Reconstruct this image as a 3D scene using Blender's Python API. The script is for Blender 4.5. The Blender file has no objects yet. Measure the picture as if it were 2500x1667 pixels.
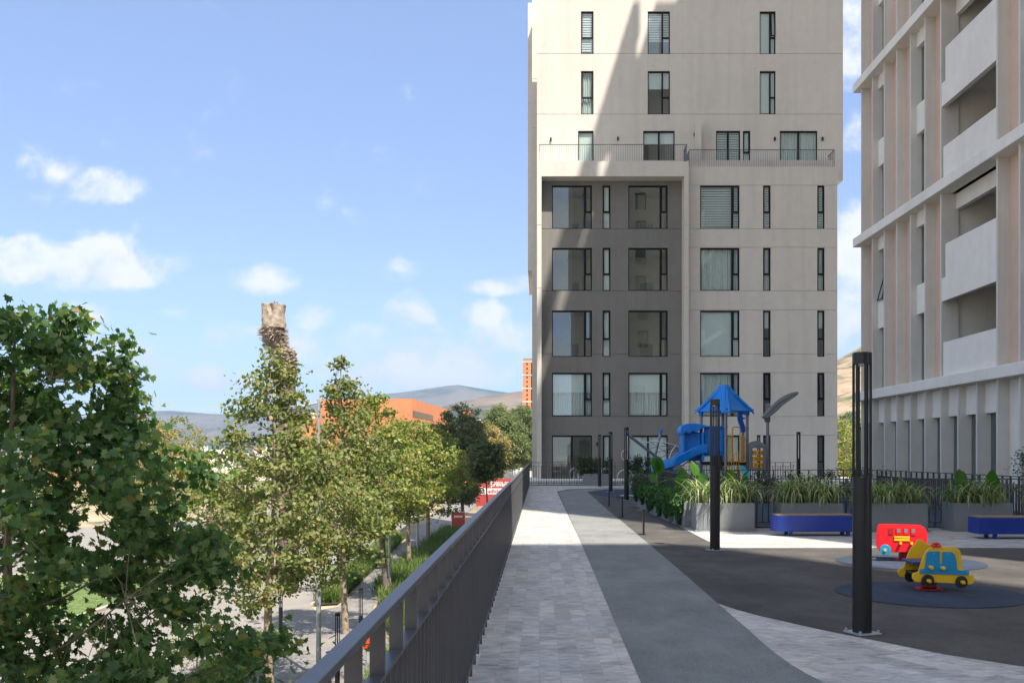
import bpy, math, random
import numpy as np
from mathutils import Vector, Matrix, noise
random.seed(7); rng = np.random.default_rng(11)
R = math.radians
S = bpy.context.scene
COL = S.collection
F = 2350.0; VX = 1316.5; VY = 1106.6; EYE = 1.5
GZ = -5.8                                   # street level (terrace deck is z=0)
def PX(x, Z): return (x - VX) * Z / F        # measured pixel column -> metres at depth Z
def PZ(y, Z): return EYE - (y - VY) * Z / F
def GD(x, y, g=0.0):                         # a ground point seen at pixel -> X, Y
    Z = F * (EYE - g) / (y - VY); return PX(x, Z), Z

# ------------------------------------------------------------------ object helpers
ORG = {}
def tag(o, label=None, cat=None, group=None, kind=None):
    if label: o['label'] = label
    if cat: o['category'] = cat
    if group: o['group'] = group
    if kind: o['kind'] = kind
    return o
def thing(name, label, cat, loc=(0, 0, 0), group=None):
    o = bpy.data.objects.new(name, None); COL.objects.link(o)
    o.location = loc; o.empty_display_size = .3
    ORG[o.name] = Vector(loc)
    return tag(o, label, cat, group)
def link(name, me, mat, parent=None, smooth=False):
    o = bpy.data.objects.new(name, me); COL.objects.link(o)
    if mat is not None: me.materials.append(mat)
    if parent is not None:
        o.parent = parent; ORG[o.name] = ORG[parent.name]
    else: ORG[o.name] = Vector((0, 0, 0))
    if smooth:
        me.shade_smooth()
    return o
def bevel(o, w=.008, seg=2):
    m = o.modifiers.new('bevel', 'BEVEL'); m.width = w; m.segments = seg; m.limit_method = 'ANGLE'; m.angle_limit = R(40)
    return o
def children(o): return [c for c in bpy.data.objects if c.parent == o]
def copy_tree(o, parent=None):
    kids = children(o)
    c = o.copy(); COL.objects.link(c); c.parent = parent
    for ch in kids: copy_tree(ch, c)
    return c

class MB:
    def __init__(s): s.v = []; s.f = []
    def box(s, x0, x1, y0, y1, z0, z1):
        n = len(s.v)
        s.v += [(x0,y0,z0),(x1,y0,z0),(x1,y1,z0),(x0,y1,z0),(x0,y0,z1),(x1,y0,z1),(x1,y1,z1),(x0,y1,z1)]
        s.f += [(n,n+3,n+2,n+1),(n+4,n+5,n+6,n+7),(n,n+1,n+5,n+4),(n+1,n+2,n+6,n+5),(n+2,n+3,n+7,n+6),(n+3,n,n+4,n+7)]
        return s
    def quad(s, *p):
        n = len(s.v); s.v += [tuple(q) for q in p]; s.f.append(tuple(range(n, n+len(p)))); return s
    def tube(s, p0, p1, r0, r1=None, n=10, cap=True):
        return s.path([p0, p1], [r0, r0 if r1 is None else r1], n, cap)
    def path(s, pts, rad, n=10, cap=True, closed=False):
        pts = [Vector(p) for p in pts]
        if not isinstance(rad, (list, tuple)): rad = [rad]*len(pts)
        base = len(s.v); L = len(pts); prev = None
        for i, p in enumerate(pts):
            if closed: d = pts[(i+1) % L] - pts[i-1]
            else: d = pts[min(i+1, L-1)] - pts[max(i-1, 0)]
            d.normalize()
            if prev is None:
                a = Vector((0,0,1)) if abs(d.z) < .9 else Vector((1,0,0))
                u = d.cross(a).normalized()
            else:
                u = (prev - d*prev.dot(d))
                u = u.normalized() if u.length > 1e-6 else d.orthogonal().normalized()
            prev = u; w = d.cross(u)
            for k in range(n):
                t = 2*math.pi*k/n
                s.v.append(tuple(p + (u*math.cos(t) + w*math.sin(t))*rad[i]))
        for i in range(L if closed else L-1):
            a = base+i*n; b = base+((i+1) % L)*n
            for k in range(n):
                k2 = (k+1) % n
                s.f.append((a+k, a+k2, b+k2, b+k))
        if cap and not closed:
            s.f.append(tuple(base+k for k in reversed(range(n))))
            s.f.append(tuple(base+(L-1)*n+k for k in range(n)))
        return s
    def extrude(s, pts, y0, y1, axis='y'):
        """closed outline in (x,z) extruded in y, (x,y) extruded in z (axis z), or (y,z) extruded in x"""
        n = len(pts); b = len(s.v)
        f = {'y': lambda a, c, t: (a, t, c), 'z': lambda a, c, t: (a, c, t), 'x': lambda a, c, t: (t, a, c)}[axis]
        for t in (y0, y1): s.v += [f(a, c, t) for a, c in pts]
        s.f.append(tuple(b+i for i in range(n))); s.f.append(tuple(b+n+i for i in reversed(range(n))))
        for i in range(n):
            j = (i+1) % n; s.f.append((b+j, b+i, b+n+i, b+n+j))
        return s
    def lathe(s, prof, c, n=16, caps=True):
        b = len(s.v); c = Vector(c)
        for r, z in prof:
            for k in range(n):
                t = 2*math.pi*k/n; s.v.append((c.x+r*math.cos(t), c.y+r*math.sin(t), c.z+z))
        for i in range(len(prof)-1):
            for k in range(n):
                k2 = (k+1) % n; s.f.append((b+i*n+k, b+i*n+k2, b+(i+1)*n+k2, b+(i+1)*n+k))
        if caps:
            s.f.append(tuple(b+k for k in reversed(range(n)))); s.f.append(tuple(b+(len(prof)-1)*n+k for k in range(n)))
        return s
    def ring(s, c, r, t, axis='y', n=28, m=6):
        c = Vector(c)
        g = {'y': lambda a: (math.cos(a), 0, math.sin(a)), 'z': lambda a: (math.cos(a), math.sin(a), 0), 'x': lambda a: (0, math.cos(a), math.sin(a))}[axis]
        return s.path([c + Vector(g(2*math.pi*i/n))*r for i in range(n)], t, m, closed=True)
    def rot(s, ang, c):
        ca, sa = math.cos(ang), math.sin(ang)
        s.v = [(c[0]+(x-c[0])*ca-(y-c[1])*sa, c[1]+(x-c[0])*sa+(y-c[1])*ca, z) for x, y, z in s.v]; return s
    def build(s, name, mat, parent=None, smooth=False, bev=0):
        o0 = ORG[parent.name] if parent is not None else Vector((0,0,0))
        me = bpy.data.meshes.new(name)
        me.from_pydata([(x-o0.x, y-o0.y, z-o0.z) for x, y, z in s.v], [], s.f)
        # consistent outward normals for closed shells
        me.validate(); me.update()
        o = link(name, me, mat, parent, False)
        if smooth:
            me.shade_smooth()
            try: me.set_sharp_from_angle(angle=R(40))
            except Exception: pass
        if bev: bevel(o, bev)
        return o
def chaikin(p, k=2):
    for _ in range(k):
        q = []
        for i in range(len(p)):
            a = p[i]; b = p[(i+1) % len(p)]
            q += [(a[0]*.75+b[0]*.25, a[1]*.75+b[1]*.25), (a[0]*.25+b[0]*.75, a[1]*.25+b[1]*.75)]
        p = q
    return p

# ------------------------------------------------------------------ material helpers
def new_mat(name):
    m = bpy.data.materials.new(name); m.use_nodes = True
    nt = m.node_tree; nt.nodes.clear()
    out = nt.nodes.new('ShaderNodeOutputMaterial'); b = nt.nodes.new('ShaderNodeBsdfPrincipled')
    nt.links.new(b.outputs[0], out.inputs[0])
    return m, nt, b, out
def N(nt, t, **kw):
    n = nt.nodes.new(t)
    for k, v in kw.items():
        if k in n.inputs: n.inputs[k].default_value = v
        else: setattr(n, k, v)
    return n
def rgb(c, k=1.0): return (c[0]*k, c[1]*k, c[2]*k, 1)
def ramp(nt, fac, stops, interp='LINEAR'):
    r = nt.nodes.new('ShaderNodeValToRGB'); nt.links.new(fac, r.inputs[0]); e = r.color_ramp.elements
    r.color_ramp.interpolation = interp
    while len(e) < len(stops): e.new(.5)
    for i, (p, c) in enumerate(stops): e[i].position = p; e[i].color = c if len(c) == 4 else (*c, 1)
    return r.outputs[0]
def mixc(nt, a, b, fac, mode='MIX'):
    m = nt.nodes.new('ShaderNodeMix'); m.data_type = 'RGBA'; m.blend_type = mode
    def put(sock, v):
        if isinstance(v, (tuple, list, float, int)): sock.default_value = v
        else: nt.links.new(v, sock)
    put(m.inputs[0], fac); put(m.inputs[6], a); put(m.inputs[7], b)
    return m.outputs[2]
def coords(nt, scale=(1,1,1), rotz=0, kind='Object'):
    t = nt.nodes.new('ShaderNodeTexCoord'); mp = nt.nodes.new('ShaderNodeMapping')
    nt.links.new(t.outputs[kind], mp.inputs[0]); mp.inputs['Scale'].default_value = scale; mp.inputs['Rotation'].default_value = (0,0,rotz)
    return mp.outputs[0]
def noisef(nt, vec, scale, detail=4, rough=.55, dist=0):
    n = N(nt, 'ShaderNodeTexNoise', Scale=scale, Detail=detail, Roughness=rough, Distortion=dist)
    nt.links.new(vec, n.inputs['Vector']); return n.outputs['Fac']
def bump(nt, b, h, strength, dist=.01):
    bp = N(nt, 'ShaderNodeBump', Strength=strength, Distance=dist); nt.links.new(h, bp.inputs['Height']); nt.links.new(bp.outputs[0], b.inputs['Normal'])
def plain(name, c, rough=.5, metal=0, spec=.5, var=.12, scale=6, bmp=0, coat=0):
    m, nt, b, out = new_mat(name)
    v = coords(nt); f = noisef(nt, v, scale, 5)
    col = ramp(nt, f, [(.3, rgb(c, 1-var)), (.7, rgb(c, 1+var))])
    nt.links.new(col, b.inputs['Base Color'])
    b.inputs['Roughness'].default_value = rough; b.inputs['Metallic'].default_value = metal
    b.inputs['Specular IOR Level'].default_value = spec; b.inputs['Coat Weight'].default_value = coat
    if bmp: bump(nt, b, noisef(nt, v, scale*12, 3), bmp, .004)
    return m
def stucco(name, c, var=.05, streak=.06):
    m, nt, b, out = new_mat(name)
    v = coords(nt); big = noisef(nt, v, .35, 6, .6); med = noisef(nt, v, 2.3, 5, .6)
    st = noisef(nt, coords(nt, (2.2, 2.2, .12)), 1.0, 5, .6)
    col = ramp(nt, big, [(.35, rgb(c, 1-var)), (.65, rgb(c, 1+var))])
    col = mixc(nt, col, ramp(nt, med, [(.3, (.955,.955,.955)), (.7, (1.03,1.03,1.03))]), 1.0, 'MULTIPLY')
    col = mixc(nt, col, ramp(nt, st, [(.3, (1-streak*2,)*3), (.55, (1,1,1))]), .8, 'MULTIPLY')
    nt.links.new(col, b.inputs['Base Color']); b.inputs['Roughness'].default_value = .92; b.inputs['Specular IOR Level'].default_value = .2
    bump(nt, b, noisef(nt, v, 45, 5, .7), .35, .004)
    return m
def tilemat(name, rot, w=.145, l=.60, k=1.0):
    m, nt, b, out = new_mat(name)
    v = coords(nt, (1,1,1), rot)
    br = nt.nodes.new('ShaderNodeTexBrick'); nt.links.new(v, br.inputs['Vector'])
    br.offset = .37; br.offset_frequency = 2
    br.inputs['Color1'].default_value = (.43,.42,.40,1); br.inputs['Color2'].default_value = (.60,.59,.565,1); br.inputs['Mortar'].default_value = (.44,.43,.41,1)
    br.inputs['Scale'].default_value = 1; br.inputs['Mortar Size'].default_value = .0016; br.inputs['Mortar Smooth'].default_value = .2
    br.inputs['Bias'].default_value = .1; br.inputs['Brick Width'].default_value = l; br.inputs['Row Height'].default_value = w
    # per tile offset of the veining
    vs = coords(nt, (2.2, 5.0, 1), rot)
    addv = nt.nodes.new('ShaderNodeVectorMath'); addv.operation = 'MULTIPLY_ADD'
    nt.links.new(br.outputs['Color'], addv.inputs[0]); addv.inputs[1].default_value = (37, 53, 71); nt.links.new(vs, addv.inputs[2])
    f1 = noisef(nt, addv.outputs[0], 1.4, 9, .66, 1.6)
    c1 = ramp(nt, f1, [(.26, (.40,.41,.44)), (.42, (.78,.785,.80)), (.55, (1.04,1.02,1.0)), (.74, (1.25,1.2,1.12))])
    warm = noisef(nt, v, .8, 3); blot = noisef(nt, coords(nt), 2.6, 8, .7, .8)
    col = mixc(nt, br.outputs['Color'], c1, 1.0, 'MULTIPLY')
    col = mixc(nt, col, ramp(nt, warm, [(.4, (.95,.98,1.04)), (.65, (1.05,1.0,.94))]), .8, 'MULTIPLY')
    col = mixc(nt, col, ramp(nt, blot, [(.32, (.78,.785,.80)), (.5, (1,1,1)), (.72, (1.08,1.07,1.05))]), .9, 'MULTIPLY')
    col = mixc(nt, col, (k, k*.97, k*.94, 1), 1.0, 'MULTIPLY'); dirt = noisef(nt, coords(nt), 22, 6, .75)
    col = mixc(nt, col, ramp(nt, dirt, [(.3, (.8,.8,.8)), (.5, (1,1,1))]), .6, 'MULTIPLY')
    nt.links.new(col, b.inputs['Base Color'])
    nt.links.new(ramp(nt, f1, [(.3, (.75,)*3), (.7, (.5,)*3)]), b.inputs['Roughness'])
    bp = N(nt, 'ShaderNodeBump', Strength=.5, Distance=.003); bp.invert = True
    nt.links.new(br.outputs['Fac'], bp.inputs['Height']); nt.links.new(bp.outputs[0], b.inputs['Normal'])
    return m
def rubber(name, c, var=.35, stain=.15):
    m, nt, b, out = new_mat(name)
    v = coords(nt); vo = N(nt, 'ShaderNodeTexVoronoi', Scale=260.0); nt.links.new(v, vo.inputs['Vector'])
    col = ramp(nt, vo.outputs['Color'], [(.1, rgb(c, 1-var)), (.9, rgb(c, 1+var))])
    big = noisef(nt, v, .7, 7, .65)
    col = mixc(nt, col, ramp(nt, big, [(.35, (1-stain,)*3), (.7, (1+stain,)*3)]), 1.0, 'MULTIPLY')
    mid_ = noisef(nt, coords(nt, (1, .45, 1)), 2.4, 8, .72, .5); col = mixc(nt, col, ramp(nt, mid_, [(.3, (.80,.80,.81)), (.5, (1,1,1)), (.72, (1.28,1.25,1.2))]), .85, 'MULTIPLY')
    fleck = N(nt, 'ShaderNodeTexVoronoi', Scale=7.0); nt.links.new(v, fleck.inputs['Vector'])
    col = mixc(nt, col, (.45,.44,.42,1), ramp(nt, fleck.outputs['Distance'], [(.028, (1,1,1)), (.04, (0,0,0))]))
    nt.links.new(col, b.inputs['Base Color']); b.inputs['Roughness'].default_value = .85; b.inputs['Specular IOR Level'].default_value = .25
    bump(nt, b, vo.outputs['Distance'], .6, .004)
    return m
def leafmat(name, stops, trans=.35, rough=.5):
    m, nt, b, out = new_mat(name)
    g = nt.nodes.new('ShaderNodeNewGeometry')
    col = ramp(nt, g.outputs['Random Per Island'], stops)
    big = noisef(nt, coords(nt), 1.1, 3)
    col = mixc(nt, col, ramp(nt, big, [(.35, (.8,.85,.8)), (.65, (1.15,1.1,1.0))]), 1.0, 'MULTIPLY')
    nt.links.new(col, b.inputs['Base Color']); b.inputs['Roughness'].default_value = rough; b.inputs['Specular IOR Level'].default_value = .35
    tr = nt.nodes.new('ShaderNodeBsdfTranslucent'); nt.links.new(mixc(nt, col, (1.1,1.5,.5,1), 1.0, 'MULTIPLY'), tr.inputs[0])
    mx = nt.nodes.new('ShaderNodeMixShader'); mx.inputs[0].default_value = trans
    nt.links.new(b.outputs[0], mx.inputs[1]); nt.links.new(tr.outputs[0], mx.inputs[2]); nt.links.new(mx.outputs[0], out.inputs[0])
    return m
def glassmat(name, tint=(.90,.97,.95), refl=.17, rcol=(.80,.88,.88)):
    m, nt, b, out = new_mat(name); nt.nodes.remove(b)
    t = nt.nodes.new('ShaderNodeBsdfTransparent'); t.inputs[0].default_value = rgb(tint)
    g = nt.nodes.new('ShaderNodeBsdfGlossy'); g.inputs[0].default_value = rgb(rcol); g.inputs['Roughness'].default_value = .0
    lw = N(nt, 'ShaderNodeLayerWeight', Blend=.25)
    f = nt.nodes.new('ShaderNodeMath'); f.operation = 'MULTIPLY_ADD'; nt.links.new(lw.outputs['Facing'], f.inputs[0]); f.inputs[1].default_value = .6; f.inputs[2].default_value = refl; f.use_clamp = True
    mx = nt.nodes.new('ShaderNodeMixShader'); nt.links.new(f.outputs[0], mx.inputs[0]); nt.links.new(t.outputs[0], mx.inputs[1]); nt.links.new(g.outputs[0], mx.inputs[2]); nt.links.new(mx.outputs[0], out.inputs[0])
    return m

M = {}
M['stucco'] = stucco('light_stucco', (.61,.575,.515), .025, .05)
M['stucco_dark'] = stucco('dark_stucco', (.215,.208,.192))
M['concrete_white'] = stucco('pale_concrete', (.76,.735,.68), .04, .04)
M['concrete_grey'] = stucco('grey_concrete', (.62,.60,.555), .04, .06)
M['pink'] = stucco('salmon_stucco', (.62,.46,.37), .05, .04)
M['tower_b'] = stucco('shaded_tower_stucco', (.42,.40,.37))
M['orange'] = stucco('terracotta_wall', (.60,.235,.105), .06, .05)
M['frame'] = plain('dark_window_frame', (.010,.010,.011), .6, spec=.2)
M['glass'] = glassmat('window_glass')
M['glass_dark'] = glassmat('tinted_glass', (.35,.37,.36), .2)
M['blind'] = plain('white_blind', (.74,.78,.76), .8, var=.03, scale=2)
M['curtain'] = plain('sheer_curtain', (.62,.66,.64), .9, var=.06)
M['room'] = plain('room_wall', (.50,.46,.38), .9, var=.04)
M['door_in'] = plain('inner_door', (.16,.14,.12), .6)
M['rail'] = plain('graphite_railing_paint', (.082,.082,.090), .4, .1, var=.12, scale=3, bmp=.1)
M['black'] = plain('black_powder_coat', (.012,.012,.014), .38, .2, var=.2)
M['tile'] = tilemat('marble_tile_long', R(90))
M['tile2'] = tilemat('marble_tile_slant', R(62), .2, .8)
M['tile3'] = tilemat('marble_tile_band', R(20), .2, .8)
M['rub_grey'] = rubber('grey_rubber_path', (.225,.232,.222), .4, .12)
M['rub_black'] = rubber('black_rubber', (.098,.091,.083), .5, .3)
M['rub_navy'] = rubber('navy_rubber', (.045,.062,.092), .5, .15)
M['planter'] = plain('grey_planter', (.20,.215,.225), .45, var=.05, scale=2, bmp=.05)
M['soil'] = plain('soil', (.05,.035,.025), .95, var=.4, scale=20, bmp=.6)
M['bench_blue'] = plain('blue_bench_paint', (.008,.035,.26), .35, var=.06)
M['wood'] = plain('bench_wood', (.30,.19,.12), .6, var=.25, scale=9)
M['pe_red'] = plain('red_panel', (.72,.012,.02), .35, var=.04)
M['pe_yellow'] = plain('yellow_panel', (.80,.47,.015), .35, var=.04)
M['pe_blue'] = plain('sky_blue_panel', (.01,.26,.50), .35, var=.04)
M['pe_black'] = plain('black_plastic', (.02,.018,.018), .5)
M['spring_red'] = plain('red_spring', (.40,.015,.015), .4)
M['play_blue'] = plain('play_blue_plastic', (.0,.21,.70), .33, var=.08)
M['play_navy'] = plain('deep_blue_plastic', (.0,.12,.56), .35, var=.08)
M['play_grey'] = plain('play_grey_steel', (.22,.235,.26), .4, .3)
M['play_grey_pl'] = plain('grey_plastic', (.20,.205,.215), .6, var=.1, bmp=.3)
M['play_lgrey'] = plain('light_steel_tube', (.52,.55,.56), .35, .3)
M['play_yellow'] = plain('yellow_steel', (.72,.36,.01), .4)
M['play_teal'] = plain('teal_plastic', (.0,.33,.50), .45)
M['white_tube'] = plain('white_steel_tube', (.62,.64,.64), .3, .3)
M['steel'] = plain('galvanised_steel', (.42,.44,.46), .4, .4, var=.08)
M['bird'] = plain('bird_feathers', (.03,.03,.035), .7)
M['bark'] = plain('mottled_bark', (.27,.215,.15), .9, var=.45, scale=7, bmp=.8)
M['bark_dark'] = plain('grey_bark', (.14,.115,.09), .9, var=.4, scale=8, bmp=.8)
M['palm'] = plain('palm_trunk', (.34,.285,.225), .95, var=.55, scale=3, bmp=1.2)
M['palm_dark'] = plain('palm_scar', (.17,.13,.10), .95, var=.4, scale=8, bmp=.9)
M['asphalt'] = stucco('pale_concrete_road', (.26,.24,.22), .08, .0)
M['walk'] = tilemat('sidewalk_tile', R(93), .4, .8, .47)
M['kerb'] = plain('kerb_concrete', (.42,.36,.31), .9, var=.15, scale=3)
M['dry'] = plain('dry_land', (.34,.27,.17), .95, var=.35, scale=.08)
M['grass'] = plain('lawn', (.10,.15,.035), .95, var=.5, scale=3, bmp=.5)
M['white'] = plain('white_paint', (.72,.72,.70), .6, var=.05)
M['sign_red'] = plain('red_sign', (.42,.06,.05), .5, var=.06)
M['truck_red'] = plain('red_truck_paint', (.55,.01,.012), .25, coat=.5)
M['truck_dark'] = plain('dark_glass_paint', (.02,.022,.025), .15)
M['tyre'] = plain('tyre_rubber', (.02,.02,.02), .8)
M['amber'] = plain('amber_lamp', (.8,.16,.01), .3)
M['orange_box'] = plain('orange_plastic', (.75,.07,.01), .45)
G = lambda *a: [(p, c) for p, c in a]
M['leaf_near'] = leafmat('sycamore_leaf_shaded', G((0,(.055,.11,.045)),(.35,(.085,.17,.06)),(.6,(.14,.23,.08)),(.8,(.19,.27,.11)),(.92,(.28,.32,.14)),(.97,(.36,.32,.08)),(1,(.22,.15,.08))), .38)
M['leaf_olive'] = leafmat('sycamore_leaf_olive', G((0,(.12,.16,.05)),(.4,(.20,.23,.075)),(.7,(.29,.26,.12)),(.88,(.17,.26,.06)),(.95,(.38,.28,.15)),(1,(.32,.17,.09))), .36)
M['leaf_lime'] = leafmat('sycamore_leaf_lime', G((0,(.12,.18,.035)),(.35,(.20,.27,.05)),(.65,(.32,.33,.09)),(.85,(.38,.31,.13)),(1,(.36,.20,.10))), .35)
M['leaf_dark'] = leafmat('dark_tree_leaf', G((0,(.06,.095,.035)),(.6,(.10,.145,.05)),(.9,(.17,.18,.07)),(1,(.24,.16,.08))), .25)
M['leaf_tan'] = leafmat('dry_tan_leaf', G((0,(.26,.20,.08)),(.6,(.40,.28,.12)),(.9,(.26,.27,.08)),(1,(.44,.25,.11))), .3)
M['leaf_far'] = leafmat('far_tree_leaf', G((0,(.10,.14,.05)),(.6,(.17,.21,.08)),(1,(.26,.27,.12))), .3)
M['leaf_bright'] = leafmat('bright_shrub_leaf', G((0,(.16,.26,.03)),(.6,(.30,.38,.05)),(1,(.40,.40,.10))), .4)
M['shrub'] = leafmat('planter_shrub_leaf', G((0,(.02,.05,.018)),(.6,(.04,.075,.025)),(1,(.09,.10,.05))), .25)
M['ivy'] = leafmat('ivy_leaf', G((0,(.02,.07,.018)),(.6,(.035,.11,.025)),(1,(.09,.18,.04))), .25, .4)
M['grassblade'] = leafmat('ornamental_grass_blade', G((0,(.05,.11,.02)),(.6,(.10,.17,.03)),(1,(.25,.24,.09))), .4)
M['varieg'] = leafmat('variegated_blade', G((0,(.10,.16,.05)),(.45,(.16,.22,.08)),(.55,(.50,.52,.33)),(.9,(.62,.60,.42)),(1,(.40,.30,.18))), .35)
M['elephant'] = leafmat('elephant_ear_leaf', G((0,(.035,.11,.015)),(.6,(.06,.17,.02)),(1,(.16,.26,.03))), .4, .35)
M['stalk'] = plain('green_stalk', (.14,.24,.05), .5)

# ------------------------------------------------------------------ vegetation (numpy)
def np_mesh(name, V, faces_flat, starts, totals, mat, parent):
    o0 = np.array(ORG[parent.name]) if parent is not None else np.zeros(3)
    me = bpy.data.meshes.new(name)
    me.vertices.add(len(V)); me.vertices.foreach_set('co', (V-o0).astype(np.float32).ravel())
    me.loops.add(len(faces_flat)); me.loops.foreach_set('vertex_index', faces_flat.astype(np.int32))
    me.polygons.add(len(starts)); me.polygons.foreach_set('loop_start', starts.astype(np.int32))
    me.update(calc_edges=True); me.validate()
    return link(name, me, mat, parent)
def T_leaf(kind):
    if kind == 'maple':
        half = [(0,0,0),(.10,.10,.03),(.42,.02,.10),(.34,.20,.09),(.56,.42,.12),(.34,.45,.08),(.30,.74,.06),(.14,.66,.03),(0,1,-.06),(0,.5,.0)]
        mid = [0, 8, 9]
        V = [p for p in half] + [(-x, y, z) for x, y, z in half[1:8]]
        L = list(range(0, 10)); Rr = [0, 9, 8] + [10+i for i in reversed(range(7))]
        return np.array(V, float), [L, Rr]
    if kind == 'oval':
        V = [(0,0,0),(.27,.35,.07),(.2,.72,.05),(0,1,-.05),(-.2,.72,.05),(-.27,.35,.07)]
        return np.array(V, float), [[0,1,2,3],[0,3,4,5]]
    if kind == 'lobed':
        V = [(0,0,0),(.36,.08,.08),(.30,.38,.06),(.42,.55,.07),(0,1,-.05),(-.42,.55,.07),(-.30,.38,.06),(-.36,.08,.08)]
        return np.array(V, float), [[0,1,2,3,4],[0,4,5,6,7]]
def leaves(name, C, size, kind, mat, parent, out=None, up=.5, droop=.35, flat=.8):
    n = len(C); V0, Fs = T_leaf(kind)
    nr = rng.normal(size=(n,3))*flat; nr[:,2] += up
    if out is not None: nr += out*.5
    nr /= np.linalg.norm(nr, axis=1, keepdims=True)+1e-9
    t = rng.normal(size=(n,3)); t[:,2] -= droop
    if out is not None: t += out*.5
    t -= nr*np.sum(t*nr, axis=1, keepdims=True); t /= np.linalg.norm(t, axis=1, keepdims=True)+1e-9
    s = np.cross(t, nr)
    sz = np.asarray(size).reshape(-1,1,1) if np.ndim(size) else np.full((n,1,1), size)
    sz = sz*rng.uniform(.65,1.2,(n,1,1))
    V = (C[:,None,:] + sz*(V0[None,:,0:1]*s[:,None,:] + V0[None,:,1:2]*t[:,None,:] + V0[None,:,2:3]*nr[:,None,:])).reshape(-1,3)
    k = len(V0); base = np.arange(n)*k
    flat_t = np.concatenate([np.array(f) for f in Fs]); tot = np.array([len(f) for f in Fs])
    ff = (base[:,None]+flat_t[None,:]).ravel()
    tt = np.tile(tot, n); st = np.concatenate([[0], np.cumsum(tt)[:-1]])
    return np_mesh(name, V, ff, st, tt, mat, parent)
def prof(pr, z):
    zs = [p[0] for p in pr]; rs = [p[1] for p in pr]
    return np.interp(z, zs, rs)
def tree(name, label, X, Y, profile, base=GZ, trunk_r=.12, clusters=160, per=55, spread=.30, leaf=.14, kind='lobed', mat='leaf_olive', bark='bark', lean=(0,0), group=None, cat='tree', sizevar=1, inner=.35, sx=1.0, keep=None, clump=-.17):
    """profile: list of (height z, crown radius)"""
    root = thing(name, label, cat, (X, Y, base), group)
    pr = sorted(profile); z0, z1 = pr[0][0], pr[-1][0]
    zz = np.linspace(z0, z1, 60); w = prof(pr, zz)**1.35+.04; w /= w.sum()
    h = rng.choice(zz, size=clusters, p=w) + rng.uniform(-.1,.1,clusters)
    a = rng.uniform(0, 2*np.pi, clusters)
    ph = rng.uniform(0, 6.28, 4)
    lob = 1 + .16*np.sin(3*a+ph[0]+h*1.1) + .12*np.sin(5*a+ph[1]-h*2.1) + .10*np.sin(h*4+ph[2])
    r = prof(pr, h)*lob*(inner+(1-inner)*np.sqrt(rng.uniform(0,1,clusters)))*rng.choice([1,1,1,1.15], clusters)
    tx = lambda z: X + lean[0]*(z-base)/(z1-base) + .06*np.sin((z-base)*.9+ph[3])
    ty = lambda z: Y + lean[1]*(z-base)/(z1-base)
    cx = tx(h) + r*np.cos(a)*sx; cy = ty(h) + r*np.sin(a)
    C = np.stack([cx, cy, h], 1)
    ck = np.array([noise.noise(Vector((c[0]*1.1+ph[1], c[1]*1.1, c[2]*1.3))) for c in C]) > clump
    ck = ck | (h > z1-1.9)
    C = C[ck]; h = C[:,2]; r = np.hypot(C[:,0]-tx(h), C[:,1]-ty(h)); a = np.arctan2(C[:,1]-ty(h), C[:,0]-tx(h))
    if keep is not None:
        C = C[keep(C)]; h = C[:,2]; r = np.hypot(C[:,0]-tx(h), C[:,1]-ty(h)); a = np.arctan2(C[:,1]-ty(h), C[:,0]-tx(h))
    clusters = len(C)
    mb = MB()
    npt = 9; zs = [base + (z1-.25-base)*i/(npt-1) for i in range(npt)]
    mb.path([(float(tx(z)), float(ty(z)), z) for z in zs], [trunk_r*(1-.88*(i/(npt-1))**1.15)*(1.25 if i == 0 else 1) for i in range(npt)], 10)
    zlo = max(z0-.2, base+.3); nb = max(9, int((z1-zlo)*3.2)); B = []
    for i in range(nb):
        t = (i+.5)/nb; hb = zlo+(z1-.5-zlo)*t*.92; ab = i*2.4+ph[0]; rb = float(prof(pr, hb+.35))*rng.uniform(.6,.85)
        p0 = Vector((float(tx(hb)), float(ty(hb)), hb)); dr = Vector((math.cos(ab)*sx, math.sin(ab), 0))
        pts = [p0, p0+dr*rb*.35+Vector((0,0,.12*rb)), p0+dr*rb*.7+Vector((0,0,.32*rb)), p0+dr*rb+Vector((0,0,.5*rb))]
        r0 = max(.008, trunk_r*.38*(1-t*.75)); mb.path(pts, [r0, r0*.75, r0*.5, r0*.2], 6, cap=False)
        for k in range(7):
            q = k/6*3; j = min(2, int(q)); B.append(pts[j].lerp(pts[j+1], q-j))
    BA = np.array([tuple(b) for b in B])
    for i in range(clusters):
        dd = np.linalg.norm((BA-C[i])*np.array([1,1,1.3]), axis=1); p0 = Vector(BA[int(dd.argmin())]); p1 = Vector(C[i])
        if (p1-p0).length > 1.6: continue
        mid = (p0+p1)/2 + Vector((rng.normal(0,.05), rng.normal(0,.05), -.04))
        mb.path([p0, mid, p1], [.009, .006, .003], 3, cap=False)
    mb.build('trunk', M[bark], root, smooth=True)
    cnt = rng.poisson(per, clusters); idx = np.repeat(np.arange(clusters), cnt)
    rad = spread*rng.uniform(.6,1.25,clusters)
    off = rng.normal(size=(len(idx),3))*np.array([1,1,.62])*rad[idx][:,None]*.62
    P = C[idx]+off
    out = P - np.stack([tx(P[:,2]), ty(P[:,2]), P[:,2]-.4], 1); out /= np.linalg.norm(out, axis=1, keepdims=True)+1e-9
    leaves('crown', P, leaf, kind, M[mat], root, out)
    return root
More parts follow.
